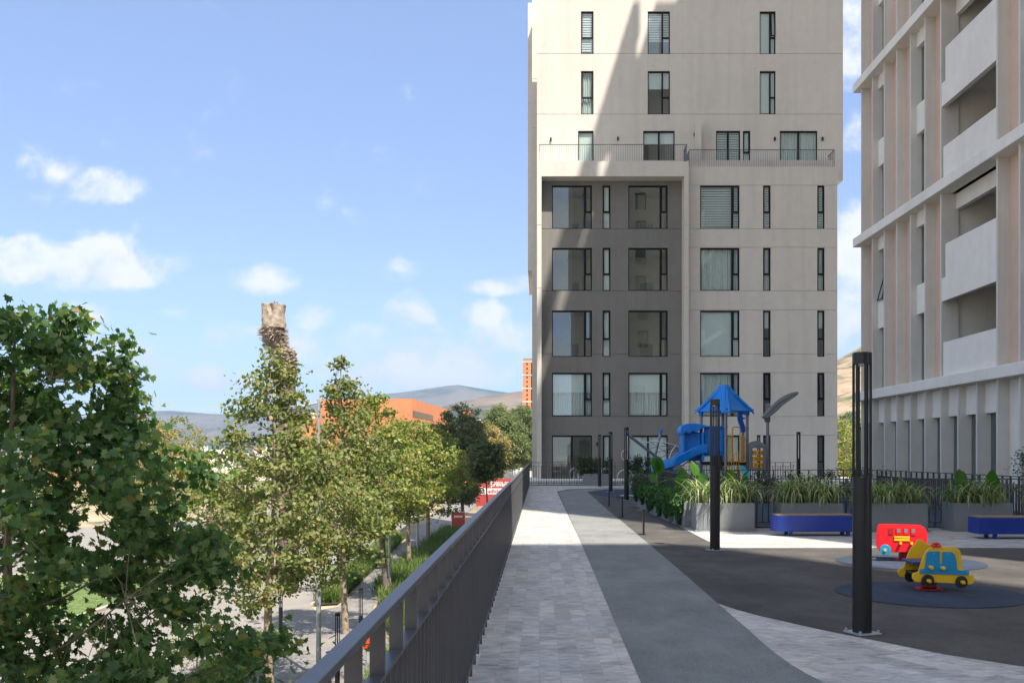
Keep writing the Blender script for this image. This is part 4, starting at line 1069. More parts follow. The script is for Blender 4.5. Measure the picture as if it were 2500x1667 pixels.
# roof: hipped, with a broad rib over each corner
cxr, cyr = (PF[0]+PB[0])/2, 33.0
ez, pz_ = 2.92, 3.86
def out_(p, k): return (cxr+(p[0]-cxr)*k, cyr+(p[1]-cyr)*k)
cs = [out_(PL,1.29), out_(PF,1.30), out_(PR,1.30), out_(PB,1.28)]
mb = MB(); rows_ = 8; per_ = 16
prof_ = [(1.0,0,0),(1.0,.03,0),(.86,.13,0),(.66,.33,0),(.44,.56,0),(.26,.76,0),(.20,.86,0),(.10,.91,0)]
rings_ = []
for k_, h_, _ in prof_:
    ring_ = []
    for i in range(4):
        a = Vector(cs[i]); b = Vector(cs[(i+1)%4])
        for j in range(per_):
            t = j/per_; p = a.lerp(b, t)
            p = Vector((cxr, cyr)) + (p-Vector((cxr, cyr)))*k_
            groove = .012*math.sin(t*math.pi*2*9)*(1 if .12 < t < .88 else 0)*(1 if k_ > .3 else 0)
            rib = .045*max(0, 1-min(t, 1-t)/.13)**.5 if min(t, 1-t) < .13 else 0
            ring_.append((p.x, p.y, ez+h_*(pz_-ez)/.95+groove+rib))
    rings_.append(ring_)
for r_ in rings_: mb.v += r_
nn = 4*per_
for i in range(len(rings_)-1):
    for k in range(nn): mb.f.append((i*nn+k, i*nn+(k+1)%nn, (i+1)*nn+(k+1)%nn, (i+1)*nn+k))
mb.f.append(tuple((len(rings_)-1)*nn+k for k in range(nn))); mb.f.append(tuple(reversed(range(nn))))
mb.build('roof', M['play_blue'], PT, smooth=True)
for c_ in (cs[1], cs[0], cs[2]):    # corner ribs
    a = Vector((c_[0], c_[1], ez-.04)); b = Vector((cxr, cyr, pz_)); d = (Vector((cxr, cyr, 0))-Vector((c_[0], c_[1], 0))).normalized(); s_ = Vector((-d.y, d.x, 0))
    mb = MB(); 
    for t, w, up_ in ((0,.15,.0),(.08,.16,.06),(.45,.13,.06),(.8,.11,.05),(.93,.10,.05),(1.02,.05,.0)):
        p = a.lerp(b, t); 
        for q, h in ((-1,-.04),(-.8,up_),(.8,up_),(1,-.04)): mb.v.append(tuple(p+s_*w*q+Vector((0,0,h))))
    for i in range(5):
        for k in range(3): e = i*4+k; mb.f.append((e, e+1, e+5, e+4))
    mb.f += [(0,1,2,3),(20,21,22,23)]; mb.build('roof_rib', M['play_blue'], PT, smooth=False, bev=.012)
# slide house and panel
x0, z1 = q2(95, 690); x1, z0 = q2(455, 1090)
sy0, sy1 = 32.35, 33.15
SH = MB(); w_ = .09
SH.box(x0+.05, x0+.05+w_, sy0, sy0+w_, 1.25, z1-.3); SH.box(x1-w_-.05, x1-.05, sy0, sy0+w_, 1.25, z1-.3); SH.box(x0+.05, x1, sy1-.06, sy1, 1.25, z1-.3); SH.box(x0+.14, x1-.14, sy0+.2, sy0+.26, 1.5, z1-.3)
SH.box(x0+.05, x0+.10, sy0+w_, sy1-.06, 1.25, z1-.3)
hz = MB(); sh = PT
SH.build('slide_hood', M['play_blue'], PT, bev=.02)
o = [(x0-.03,z1-.38),(x0-.02,z1-.14),(x0+.12,z1-.02),(x0+.4,z1+.01),(x1+.02,z1-.06),(x1+.05,z1-.14),(x1-.1,z1-.16),(x0+.62,z1-.22),(x0+.52,z1-.33),(x0+.38,z1-.28),(x0+.3,z1-.38),(x0+.15,z1-.30),(x0+.06,z1-.4)]
MB().extrude(chaikin(o, 2), sy0-.06, sy1+.03).build('slide_canopy', M['play_blue'], PT, bev=.02)
MB().extrude(chaikin([(x0+.05,z1-.34),(x0+.15,z1-.15),(x0+.3,z1-.08),(x0+.42,z1-.2),(x0+.5,z1-.3),(x0+.36,z1-.24),(x0+.3,z1-.32),(x0+.16,z1-.26)], 2), sy0-.10, sy0-.061).build('canopy_trim', M['play_blue'], PT, bev=.012)
px0, pz1 = q2(455, 725); px1, pz0 = q2(755, 1165)
pn = MB(); pn.box(px0, px1, 32.55, 32.63, pz0, pz1); pn.box(px0+.08, px0+.24, 32.5, 32.549, pz0+.12, pz1-.12); pn.box(px0+.34, px0+.5, 32.5, 32.549, pz0+.12, pz1-.12); pn.box(px1-.2, px1-.08, 32.5, 32.549, pz0+.12, pz1-.12)
pn.box(px0, px1, 32.47, 32.549, pz1-.07, pz1); pn.build('side_panel', M['play_blue'], PT, bev=.02)
pn = MB(); pn.box(px0+.1, px1-.05, 33.3, 33.36, pz0, pz1-.02); pn.build('side_panel', M['play_navy'], PT, bev=.02)
# slide: U section swept along a half turn
def slide_sweep(path, name, mat, w=.30, hgt=.25):
    mb = MB(); sec = [(-w-.04,hgt+.0),(-w-.02,hgt+.03),(-w+.02,hgt),(-w+.05,.02),(-.12,-.02),(.12,-.02),(w-.05,.02),(w-.02,hgt),(w+.02,hgt+.03),(w+.04,hgt),(w+.02,-.02),(.15,-.07),(-.15,-.07),(-w-.02,-.02)]
    P_ = [Vector(p) for p in path]
    for i, p in enumerate(P_):
        d = P_[min(i+1, len(P_)-1)]-P_[max(i-1, 0)]; d.z = 0; d.normalize(); s_ = Vector((-d.y, d.x, 0))
        for a, b in sec: mb.v.append(tuple(p+s_*a+Vector((0, 0, b))))
    n = len(sec)
    for i in range(len(P_)-1):
        for k in range(n): mb.f.append((i*n+k, i*n+(k+1)%n, (i+1)*n+(k+1)%n, (i+1)*n+k))
    mb.f += [tuple(range(n)), tuple(reversed([(len(P_)-1)*n+k for k in range(n)]))]
    return mb.build(name, M[mat], PT, smooth=True)
pth = [(5.62,32.65,1.53),(5.45,32.63,1.52),(5.2,32.6,1.45),(4.95,32.55,1.33),(4.7,32.5,1.20),(4.5,32.5,1.08)]
for i in range(1, 9):
    a = -math.pi/2 - math.pi*i/8; pth.append((4.50+.36*math.cos(a)*1.0, 32.86+.36*math.sin(a), 1.08-.055*i))
pth += [(4.75,33.22,.56),(5.0,33.22,.46),(5.25,33.22,.40),(5.45,33.22,.38)]
slide_sweep(pth, 'slide', 'play_blue')
MB().box(4.55, 5.0, 32.75, 32.95, 0, .9).build('slide_support', M['play_navy'], PT, bev=.03)
# wavy blue post topper
sx, sz = q2(1020, 500, 33.9); pts = [(965,590),(975,530),(1010,500),(1060,500),(1085,530),(1085,560),(1050,548),(1040,580),(1060,600),(1085,590),(1080,620),(1045,625),(1065,680),(1085,740),(1082,815),(1018,815),(1015,760),(990,690),(970,640)]
MB().extrude([q2(a, b, 33.85) for a, b in pts], 33.82, 33.90).build('wave_topper', M['play_navy'], PT, bev=.02)
xw = q2(1048, 0, 33.86)[0]; MB().tube((xw, 33.86, 0), (xw, 33.86, q2(0, 815, 33.86)[1]), .05, n=12).build('post', M['play_grey'], PT, smooth=True)
# yellow barriers, hoop and stair rail
def bars(c0, c1, t, b_, n, Y, name='barrier'):
    mb = MB(); xa, za = q2(c0, t, Y); xb, zb = q2(c1, b_, Y)
    mb.tube((xa, Y, za), (xb, Y, za), .016, n=8).tube((xa, Y, zb), (xb, Y, zb), .016, n=8)
    for k in range(n+1): x = xa+(xb-xa)*k/n; mb.tube((x, Y, zb), (x, Y, za), .016 if k in (0, n) else .011, n=6)
    mb.build(name, M['play_yellow'], PT, smooth=True)
bars(828, 900, 872, 1252, 4, 32.35); bars(1004, 1076, 872, 1252, 4, 32.65)
hp = [q2(a, b, 32.4) for a, b in ((893,1250),(893,800),(895,755),(910,738),(950,737),(990,738),(1003,755),(1006,800),(1006,1250))]
MB().path([(x, 32.4, z) for x, z in hp], .019, 8).build('hoop', M['play_yellow'], PT, smooth=True)
mb = MB(); a = q2(842, 1245, 32.2); b = q2(990, 1105, 32.2); c = q2(990, 1255, 32.2)
mb.path([(a[0], 32.2, a[1]), (b[0]-.1, 32.2, b[1]-.03), (b[0], 32.2, b[1])], .015, 8)
for k in range(5): t = k/4; x = a[0]+(b[0]-a[0])*t; z = a[1]+(b[1]-a[1])*t; mb.tube((x, 32.2, .95), (x, 32.2, z), .010, n=6)
mb.build('stair_rail', M['play_yellow'], PT, smooth=True)
rp = [q2(830,1312,31.9), q2(1062,1312,31.9), q2(1185,1432,31.3), q2(1060,1432,31.3)]
mb = MB()
A4 = [(rp[0][0],32.1,rp[0][1]),(rp[1][0],32.1,rp[1][1]),(rp[2][0],31.2,.72),(rp[3][0]-.1,31.2,.72)]
mb.path(A4, .02, 8, closed=True); m_ = [tuple((Vector(A4[0])+Vector(A4[1]))/2), tuple((Vector(A4[2])+Vector(A4[3]))/2)]; mb.path([tuple(Vector(A4[0]).lerp(Vector(A4[1]), .78)), tuple(Vector(A4[3]).lerp(Vector(A4[2]), .1))], .02, 8)
mb.build('climbing_ramp_frame', M['play_yellow'], PT, smooth=True)
mb = MB(); mb.quad(tuple(Vector(A4[0]).lerp(Vector(A4[1]), .80)), A4[1], A4[2], tuple(Vector(A4[3]).lerp(Vector(A4[2]), .12))); o = mb.build('climbing_ramp_panel', M['play_teal'], PT); sd = o.modifiers.new('solid', 'SOLIDIFY'); sd.thickness = .03
# steps under the gate
for k in range(4): MB().box(q2(840,0,32)[0], q2(1040,0,32)[0], 31.6-.0+.15*k, 31.75+.15*k, .25+.22*k, .28+.22*k).build('step', M['pe_black'], PT, bev=.005)
# noughts and crosses panel
gy = 32.5; gp = [(1140,1380),(1135,1000),(1150,965),(1200,945),(1250,935),(1300,948),(1350,975),(1392,1005),(1392,1380)]
ip = [(1188,1335),(1188,1068),(1352,1068),(1352,1335)]
mb = MB(); O_ = [q2(a, b, gy) for a, b in gp]; I_ = [q2(a, b, gy) for a, b in ip]
xL, xR = O_[0][0], O_[-1][0]; mb.box(xL, I_[0][0], gy, gy+.09, O_[0][1], I_[1][1]+.05); mb.box(I_[2][0], xR, gy, gy+.09, O_[0][1], I_[1][1]+.05); mb.box(I_[0][0], I_[2][0], gy, gy+.09, O_[0][1], I_[0][1])
mb.extrude([(xL, I_[1][1]+.0502)]+O_[1:8]+[(xR, I_[1][1]+.0502)], gy, gy+.09)
mb.build('game_panel', M['play_grey_pl'], PT, bev=.012)
arcp = [q2(a, b, gy) for a, b in ((1160,1340),(1160,1090),(1175,1045),(1215,1018),(1262,1010),(1310,1020),(1350,1045),(1368,1090),(1368,1340))]
MB().path([(x, gy-.005, z) for x, z in arcp], .014, 6).build('panel_moulding', M['play_grey_pl'], PT, smooth=True)
SY = [['O','X','O'],['','O','O'],['','O','O']]
pos = {(0,0):1203,(0,1):1283,(0,2):1323,(1,1):1257,(1,2):1318,(2,1):1285,(2,2):1330}
for i, rowc in enumerate((1115,1205,1295)):
    for j, colc in enumerate((1215,1270,1325)):
        x, z = q2(colc, rowc, gy+.04); cyl = MB().lathe([(.047,-.085),(.062,-.075),(.062,.075),(.047,.085)], (x, gy+.05, z), 14).build('game_drum', M['play_yellow'], PT, smooth=True)
for (i, j), cc_ in pos.items():
    x, z = q2(cc_, (1115,1205,1295)[i], gy-.02)
    if SY[i][j] == 'O': MB().ring((x, gy-.022, z), .032, .006, 'y', 18, 6).build('nought', M['pe_black'], PT)
    elif SY[i][j] == 'X': MB().tube((x-.022, gy-.022, z-.035), (x+.022, gy-.022, z+.035), .006, n=6).tube((x+.022, gy-.022, z-.035), (x-.022, gy-.022, z+.035), .006, n=6).build('cross', M['pe_black'], PT)
# pole with curved leaf shade
LPOLE = thing('leaf_shade_pole', 'grey pole carrying a long curved leaf shaped shade right of the play tower', 'playground shade', (q2(1412,0,32.9)[0], 32.9, 0))
px_ = q2(1412,0,32.9)[0]; MB().tube((px_, 32.9, 0), (px_, 32.9, q2(0,640,32.9)[1]), .053, n=14).build('post', M['play_grey'], LPOLE, smooth=True)
for z in (.9, 1.35): MB().lathe([(.055,z),(.068,z+.006),(.068,z+.05),(.055,z+.056)], (px_, 32.9, 0), 14).build('collar', M['play_grey'], LPOLE, smooth=True)
MB().extrude([q2(a, b, 32.9) for a, b in ((1375,665),(1448,665),(1446,560),(1448,390),(1385,395),(1385,560),(1362,610))], 32.83, 32.97).build('socket', M['play_grey_pl'], LPOLE, bev=.015)
lf = [(1318,590),(1345,560),(1400,490),(1480,400),(1600,300),(1720,240),(1838,212),(1852,245),(1835,270),(1760,325),(1640,400),(1520,520),(1440,580),(1380,615),(1340,612)]
MB().extrude([q2(a, b, 32.8) for a, b in chaikin(lf, 1)], 32.62, 32.82).build('leaf_shade', M['play_grey_pl'], LPOLE, bev=.02)
MB().path([(q2(a,b,32.6)[0], 32.61, q2(a,b,32.6)[1]) for a, b in ((1350,588),(1440,500),(1560,390),(1700,300),(1830,235))], [.012,.02,.02,.018,.008], 6).build('leaf_rib', M['play_grey_pl'], LPOLE, smooth=True)
# climbing net
NT = thing('climbing_net', 'arched rope net climber between leaning grey posts, left of the slide', 'climbing frame', (4.4, 33.6, 0))
def q3(a, b, Z=33.6): return PX(1500+a/10.455, Z), PZ(1030+b/10.455, Z)
def tb(name, pts, rad, mat, Z=33.6, dy=None): 
    P_ = [q3(a, b, Z+(dy[i] if dy else 0)) for i, (a, b) in enumerate(pts)]
    return MB().path([(x, Z+(dy[i] if dy else 0), z) for i, (x, z) in enumerate(P_)], rad, 10).build(name, M[mat], NT, smooth=True)
tb('leaning_post', [(330,310),(1200,990),(1500,1230)], .052, 'play_grey', dy=[-.3,.2,.4])
tb('post_cap', [(285,275),(360,335)], .058, 'play_navy', dy=[-.33,-.28])
tb('leaning_post', [(1195,230),(1090,640),(1000,1090),(975,1400)], .045, 'play_grey', 34.0)
tb('post_cap', [(1200,190),(1165,300)], .052, 'play_navy', 34.0)
tb('leaning_post', [(345,330),(335,520),(335,700)], .014, 'white_tube', 33.3)
tb('net_arch', [(650,580),(760,535),(900,505),(1100,498),(1300,520),(1500,580),(1650,625),(1900,780),(2050,980)], .022, 'play_lgrey')
tb('net_arch', [(1570,600),(1480,720),(1420,850),(1400,1000)], .022, 'play_lgrey', 33.3)
tb('net_arch', [(1700,1100),(1850,1010),(2000,1000),(2150,1060)], .05, 'play_lgrey', 34.4)
for p in ([(940,520),(1200,700),(1400,820)],[(830,700),(1080,630),(1400,600),(1540,600)],[(980,810),(1230,735),(1330,710),(1570,650)],[(1130,930),(1370,820),(1600,720)],[(1230,530),(1330,590),(1480,680),(1640,740)],[(1320,540),(1370,760),(1400,840)],[(1590,620),(1640,760),(1700,900)],[(1350,700),(1480,640),(1620,690)],[(1850,1000),(1950,920),(2050,1000)],[(1800,940),(2000,1040),(2090,980)],[(1900,900),(1960,1050)]):
    tb('rope', p, .009, 'pe_black', 33.5)
mb = MB()
for a, b in ((1075,625),(1230,735),(1370,815),(1470,665),(1600,720)): x, z = q3(a, b, 33.5); mb.lathe([(.005,-.02),(.02,0),(.005,.02)], (x, 33.5, z), 8)
mb.build('rope_joints', M['play_lgrey'], NT, smooth=True)
# exercise rings
RG = thing('ring_station', 'pair of white steel rings, one above the other, behind the third lamp column', 'exercise station', (3.2, 34, 0))
MB().ring((PX(1531,34), 34, PZ(1110.7,34)), .205, .013).build('ring', M['white_tube'], RG, smooth=True)
MB().ring((PX(1526,33.6), 33.6, PZ(1165.2,33.6)), .275, .015).build('ring', M['white_tube'], RG, smooth=True)
xr = PX(1532.5,34); MB().path([(xr, 34.1, 0), (xr, 34.1, 1.0), (xr-.01, 34.1, 1.9), (xr+.03, 34.1, 2.25)], [.03,.03,.025,.02], 8).build('post', M['white_tube'], RG, smooth=True)
MB().box(xr-.25, xr+.3, 33.7, 34.3, .006, .03).build('base_plate', M['white_tube'], RG)
# bike hoops behind the end railing
for k in range(8):
    x = PX(1390+k*11, 47)+.2; y = 46.6+.04*k
    r = thing('bike_hoop', 'white steel bicycle hoop behind the end railing', 'bicycle rack', (x, y, .2), 'white bicycle hoops behind the end railing')
    if k == 0: r['label'] = 'white steel bicycle hoop, leftmost of the row behind the end railing'
    elif k == 1: r['label'] = 'white steel bicycle hoop, second from the left behind the end railing'
    elif k == 2: r['label'] = 'white steel bicycle hoop, third from the left behind the end railing'
    else: r['label'] = 'white steel bicycle hoop whose top shows above the far shrub planter'
    MB().path([(x-.21, y, .2), (x-.19, y, .55), (x-.13, y, .72), (x, y, .8), (x+.13, y, .72), (x+.19, y, .55), (x+.21, y, .2)], .016, 8).build('hoop', M['white_tube'], r, smooth=True)

# ================================================================== street trees
kp = lambda C: (C[:,0] > -30)
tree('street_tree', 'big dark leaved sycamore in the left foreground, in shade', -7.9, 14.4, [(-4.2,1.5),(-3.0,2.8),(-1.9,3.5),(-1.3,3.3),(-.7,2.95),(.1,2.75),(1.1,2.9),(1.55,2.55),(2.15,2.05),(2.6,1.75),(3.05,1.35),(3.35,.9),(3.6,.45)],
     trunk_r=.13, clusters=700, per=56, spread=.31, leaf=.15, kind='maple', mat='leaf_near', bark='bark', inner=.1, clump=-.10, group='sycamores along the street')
tree('street_tree', 'olive leaved sycamore with a pale mottled trunk, second from the left', -7.95, 28.2, [(-2.9,.7),(-2.2,2.2),(-1.2,2.7),(.1,2.6),(1.0,2.1),(1.9,1.5),(2.5,1.1),(3.05,.95),(3.8,.6),(4.4,.2)],
     trunk_r=.14, clusters=600, per=44, spread=.31, leaf=.125, clump=-.18, kind='lobed', mat='leaf_olive', lean=(.25,0), inner=.2, group='sycamores along the street')
tree('street_tree', 'sycamore with a tall thin leading shoot, third from the left', -7.9, 39, [(-2.5,.8),(-1.6,1.9),(0,2.4),(1.6,1.75),(2.6,1.05),(3.6,.75),(4.4,.6),(5.0,.2),(5.65,.05)],
     trunk_r=.13, clusters=400, per=42, spread=.31, leaf=.14, mat='leaf_olive', clump=-.18, lean=(-.1,0), inner=.2, group='sycamores along the street')
tree('street_tree', 'yellow green sycamore with a dark leaning trunk beside the grey street pole', -7.74, 48.7, [(-2.6,.9),(-1.8,2.0),(-.6,2.7),(1,2.5),(2.2,1.8),(3.2,1.2),(4.0,.8),(4.5,.3)],
     trunk_r=.17, clusters=320, per=52, spread=.36, leaf=.15, mat='leaf_lime', bark='bark_dark', lean=(-.55,0), inner=.2, group='sycamores along the street')
tree('street_tree', 'bright yellow green sycamore rooted in the tall grass verge', -8.15, 60, [(-2.8,1.2),(-1.4,2.7),(.3,3.2),(1.6,2.7),(2.6,1.8),(3.3,1.0),(3.8,.3)],
     trunk_r=.16, clusters=300, per=52, spread=.42, leaf=.17, mat='leaf_lime', lean=(.1,0), inner=.2, group='sycamores along the street')
tree('street_tree', 'bright sycamore above the red sign board, farthest of the yellow green row', -8.5, 73, [(-3.0,1.0),(-1.6,2.6),(.2,3.0),(1.6,2.5),(2.8,1.5),(3.7,.4)],
     trunk_r=.17, clusters=240, per=44, spread=.45, leaf=.2, mat='leaf_lime', lean=(.1,0), inner=.2, group='sycamores along the street')
tree('broadleaf_tree', 'tall dark green tree behind the last yellow green sycamore', -7.6, 95, [(-3.3,1.2),(-1,2.5),(1.5,2.6),(4,2.1),(5.4,1.4),(6.2,.5)], trunk_r=.2, clusters=420, per=80, spread=.5, leaf=.24, clump=-.4, kind='oval', mat='leaf_dark', bark='bark_dark', inner=.2)
tree('broadleaf_tree', 'dark tree whose thin trunk crosses the red banner', -4.45, 82, [(-.7,.8),(0,1.5),(.8,1.6),(1.7,1.2),(2.3,.7)], trunk_r=.11, clusters=170, per=60, spread=.38, leaf=.2, clump=-.4, kind='lobed', mat='leaf_dark', bark='bark_dark', inner=.2)
tree('broadleaf_tree', 'dry tan crowned tree behind the dark tree by the banner', -6.2, 112, [(-1.5,1.2),(.5,2.2),(2.6,2.1),(4.0,1.4),(4.8,.4)], trunk_r=.16, clusters=300, per=70, spread=.45, leaf=.24, clump=-.4, kind='oval', mat='leaf_tan', inner=.2)
tree('weeping_tree', 'grey green weeping tree left of the front tower, the wider of two', -5.6, 140, [(-.6,2.4),(.6,3.6),(2.8,3.9),(5,3.2),(7,2.0),(8.3,.6)], trunk_r=.3, clusters=520, per=80, spread=.6, leaf=.27, clump=-.4, kind='oval', mat='leaf_far', inner=.2)
tree('weeping_tree', 'grey green weeping tree touching the edge of the front tower', -2.2, 143, [(-.6,2.2),(.6,3.0),(2.8,3.4),(5.5,2.9),(7.6,1.6),(8.7,.5)], trunk_r=.3, clusters=480, per=80, spread=.6, leaf=.27, clump=-.4, kind='oval', mat='leaf_far', inner=.2)
tree('broadleaf_tree', 'bright green tree between the two towers, left one', 24.6, 80, [(-3,2),(0,2.9),(2,2.6),(3.6,1.5),(4.2,.5)], trunk_r=.2, clusters=170, per=60, spread=.5, leaf=.2, kind='oval', mat='leaf_lime', inner=.2)
tree('broadleaf_tree', 'bright green tree between the two towers, right one', 28.2, 84, [(-3,2),(0,2.9),(2,2.7),(3.9,1.5),(4.5,.5)], trunk_r=.2, clusters=170, per=60, spread=.5, leaf=.2, kind='oval', mat='leaf_lime', inner=.2)
tree('broadleaf_tree', 'dark green tree at the foot of the dry hill between the towers', 44, 138, [(-3,2),(1,3.6),(4,3.2),(6,2),(7.2,.6)], trunk_r=.25, clusters=150, per=60, spread=.6, leaf=.3, kind='oval', mat='leaf_dark', inner=.2)
# middle distance trees across the road
FTR = [(-24.5,62,3.3,2.4,'leaf_tan','dry yellow tree just beyond the lawn point'),(-27,70,4.3,2.6,'leaf_olive','rounded olive tree across the road behind the big dark sycamore'),
 (-20.8,66,.4,2.0,'leaf_lime','small yellow green tree by the parking bays'),(-33,66,3.2,3.0,'leaf_olive','olive tree at the left edge across the road'),
 (-33,90,4.0,3.2,'leaf_tan','tan crowned tree far behind the lawn'),(-25,96,3.6,3.0,'leaf_olive','olive tree in the parking area behind the pale trunk'),
 (-20,104,3.4,2.8,'leaf_olive','small olive tree below the far hill, left of the palm trunk'),(-43,100,4.0,3.4,'leaf_lime','yellow green tree far left beyond the road'),
 (-15.5,112,2.6,2.6,'leaf_olive','low olive tree below the orange building'),(-13,86,1.2,2.0,'leaf_lime','low yellow green tree at the far road edge'),
 (-52,125,5.0,4.0,'leaf_dark','dark tree at the far left beyond the parking'),(-36,130,4.0,3.6,'leaf_dark','dark tree in the far parking row')]
for i, (x, y, top, r, mt, lb) in enumerate(FTR):
    tree('roadside_tree', lb, x, y, [(top-r*2.4,r*.5),(top-r*1.7,r*.95),(top-r*.9,r),(top-r*.3,r*.6),(top,r*.15)], trunk_r=.13, clusters=120, per=52, spread=.45, leaf=.2, kind='oval', mat=mt, inner=.25, group='trees across the road')
# bright young shrub tree by the pale trunk
tree('young_tree', 'airy bright yellow green young tree left of the pale trunk', -10.3, 29.0, [(-4.9,.5),(-4.3,.95),(-3.7,.9),(-3.2,.35)], trunk_r=.03, clusters=75, per=26, spread=.16, leaf=.075, kind='oval', mat='leaf_bright', inner=.3)
tree('young_tree', 'thin bare twigged young tree above the far planting strip', -10.7, 52, [(-4.6,.3),(-3.6,.7),(-2.6,.6),(-1.9,.2)], trunk_r=.03, clusters=50, per=12, spread=.16, leaf=.07, kind='oval', mat='leaf_tan', inner=.3)
# planting strips
def grassbed(lb, poly_l, poly_r, n, L, mat='grassblade', w=.03):
    r = thing('grass_bed', lb, 'ornamental grass', (poly_l[0][0], poly_l[0][1], GZ)); 
    t = rng.uniform(0, 1, n); s = rng.uniform(0, 1, n)
    ly = np.array([p[1] for p in poly_l]); lx = np.array([p[0] for p in poly_l]); ry = np.array([p[1] for p in poly_r]); rx = np.array([p[0] for p in poly_r])
    y0, y1 = max(ly[0], ry[0]), min(ly[-1], ry[-1]); y = y0+(y1-y0)*t
    xl = np.interp(y, ly, lx); xr = np.interp(y, ry, rx)
    P = np.stack([xl+(xr-xl)*s, y, np.full(n, GZ+.02)], 1)
    o = blades('blades', P, M[mat], r, 9, L, w, (.2,.9), .10, 4); return r
def soilbed(pts): sheet('planting_bed', pts, GZ+.035, 'soil')
soilbed([(-10.85,27),(-9.5,27),(-9.5,34),(-9.7,37.2),(-10.85,38)]); soilbed([(-10.85,46.2),(-9.75,46.6),(-10.6,64),(-11.6,82),(-12.9,82),(-12.1,70)]); soilbed([(-7.6,44.6),(-.65,44.6),(-.65,110),(-8.7,110),(-8.85,55)]); soilbed([(-5.3,20),(-.65,20),(-.65,44.6),(-7.6,44.6),(-5.3,36)])
grassbed('dark green grass strip along the road beside the pale trunk', [(-10.8,27.5),(-10.8,37.4)], [(-9.6,27.5),(-9.8,37)], 1500, (.35,.75))
grassbed('long strip of green grass between road and sidewalk beyond the crossing', [(-10.85,46.6),(-12.2,70),(-12.9,82)], [(-9.9,46.8),(-10.7,64),(-11.6,82)], 2600, (.4,.9), w=.035)
grassbed('tall fresh green grass on the verge between the sidewalk and the terrace', [(-8.6,50),(-8.8,58),(-8.7,88)], [(-2.5,50),(-2.5,60),(-2.5,88)], 4200, (.6,1.25), w=.045)
grassbed('green grass below the terrace railing near the viewer', [(-5.2,23),(-5.2,36),(-7.3,45),(-8.4,50)], [(-3.4,23),(-3.4,36),(-3.4,45),(-3.4,50)], 2200, (.5,1.0), w=.04)
blades('lawn_grass', np.stack([rng.uniform(-34,-20.6,1200), rng.uniform(36,60,1200), np.full(1200, GZ+.05)], 1), M['grassblade'], None, 2, (.05,.12), .03, (.2,.8), .3, 2)
tag(bpy.data.objects['lawn_grass'], kind='stuff')
leafp = np.stack([rng.uniform(-11,-5.5,260), rng.uniform(28,62,260), np.full(260, GZ+.03)], 1)
tag(leaves('fallen_leaves', leafp, .09, 'lobed', M['leaf_tan'], None, up=4, flat=.3), kind='stuff')

# ================================================================== decapitated palm
PM = thing('palm_trunk', 'dead headless palm trunk with a spiky neck standing above the trees', 'dead palm', (PX(705,56), 56, GZ))
KP = 56/37; ZK = 56
zp = lambda y: PZ(y, ZK); xp = lambda x: PX(x, ZK)
mb = MB(); prf = []
ctrl = [(GZ,705,.40),(zp(1100),706,.36),(zp(945),701,.32),(zp(922),701,.33)]
mb.path([(xp(a), ZK, z) for z, a, r_ in ctrl], [c[2]*KP for c in ctrl], 20); mb.build('lower_trunk', M['palm_dark'], PM, smooth=True)
mb = MB(); ctrl = [(921,699,.30),(900,700,.36),(880,697,.38),(862,692,.36),(852,684,.30),(848,676,.34),(820,668,.40),(800,666,.40)]
mb.path([(xp(a), ZK, zp(y)) for y, a, r_ in ctrl], [c[2]*KP for c in ctrl], 20); mb.build('neck', M['palm_dark'], PM, smooth=True)
mb = MB()   # leaf-base stubs: spikes on the neck, scales on the bulge below
for i in range(620):
    y = random.uniform(800, 918); k = KP*np.interp(y, [800,820,848,862,900,918], [.40,.40,.34,.37,.37,.31]); cx_ = np.interp(y, [800,820,848,852,862,880,918], [666,667,675,683,692,697,699])
    a = random.uniform(0, 2*math.pi); c_, s_ = math.cos(a), math.sin(a); spiky = y < 855
    p = Vector((xp(cx_)+c_*k*.97, ZK+s_*k*.97, zp(y))); ln = KP*(random.uniform(.10,.26) if spiky else random.uniform(.08,.16))
    d = Vector((c_, s_, random.uniform(-.35,.55) if spiky else random.uniform(.1,.5))).normalized()
    w_ = KP*(random.uniform(.03,.055) if spiky else random.uniform(.055,.09))
    sd = Vector((-s_, c_, 0)); up_ = d.cross(sd).normalized(); n = len(mb.v)
    th = .5 if spiky else .35
    for q in (sd*w_, up_*w_*th, -sd*w_, -up_*w_*th): mb.v.append(tuple(p+q))
    tipw = .25 if spiky else .8
    for q in (sd*w_, up_*w_*th, -sd*w_, -up_*w_*th): mb.v.append(tuple(p+d*ln+q*tipw))
    for j in range(4): mb.f.append((n+j, n+(j+1)%4, n+4+(j+1)%4, n+4+j))
    mb.f.append((n+4,n+5,n+6,n+7))
mb.build('leaf_stubs', M['palm'], PM)
mb = MB(); nr, nc = 22, 44
for i in range(nr+1):
    t = i/nr; y = 801-(801-744)*t; cx_ = 668-1.0*t
    for k in range(nc):
        a = 2*math.pi*k/nc; q = noise.fractal(Vector((math.cos(a)*2.2, math.sin(a)*2.2, t*2.5)), 1, 2, 4)
        cleft = -.09*math.exp(-((a-4.55-.35*math.sin(t*3))/.16)**2)
        r_ = KP*(.45+.05*q+.02*noise.noise(Vector((math.cos(a)*9, math.sin(a)*9, t*12)))+cleft+(.012 if t > .93 else 0)-.03*t)
        mb.v.append((xp(cx_)+r_*math.cos(a), ZK+r_*math.sin(a), zp(y)+.03*q*(1 if t > .95 else 0)))
for i in range(nr):
    for k in range(nc): mb.f.append((i*nc+k, i*nc+(k+1)%nc, (i+1)*nc+(k+1)%nc, (i+1)*nc+k))
mb.f.append(tuple(nr*nc+k for k in range(nc))); mb.f.append(tuple(reversed(range(nc)))); mb.build('sawn_top', M['palm'], PM, smooth=True)
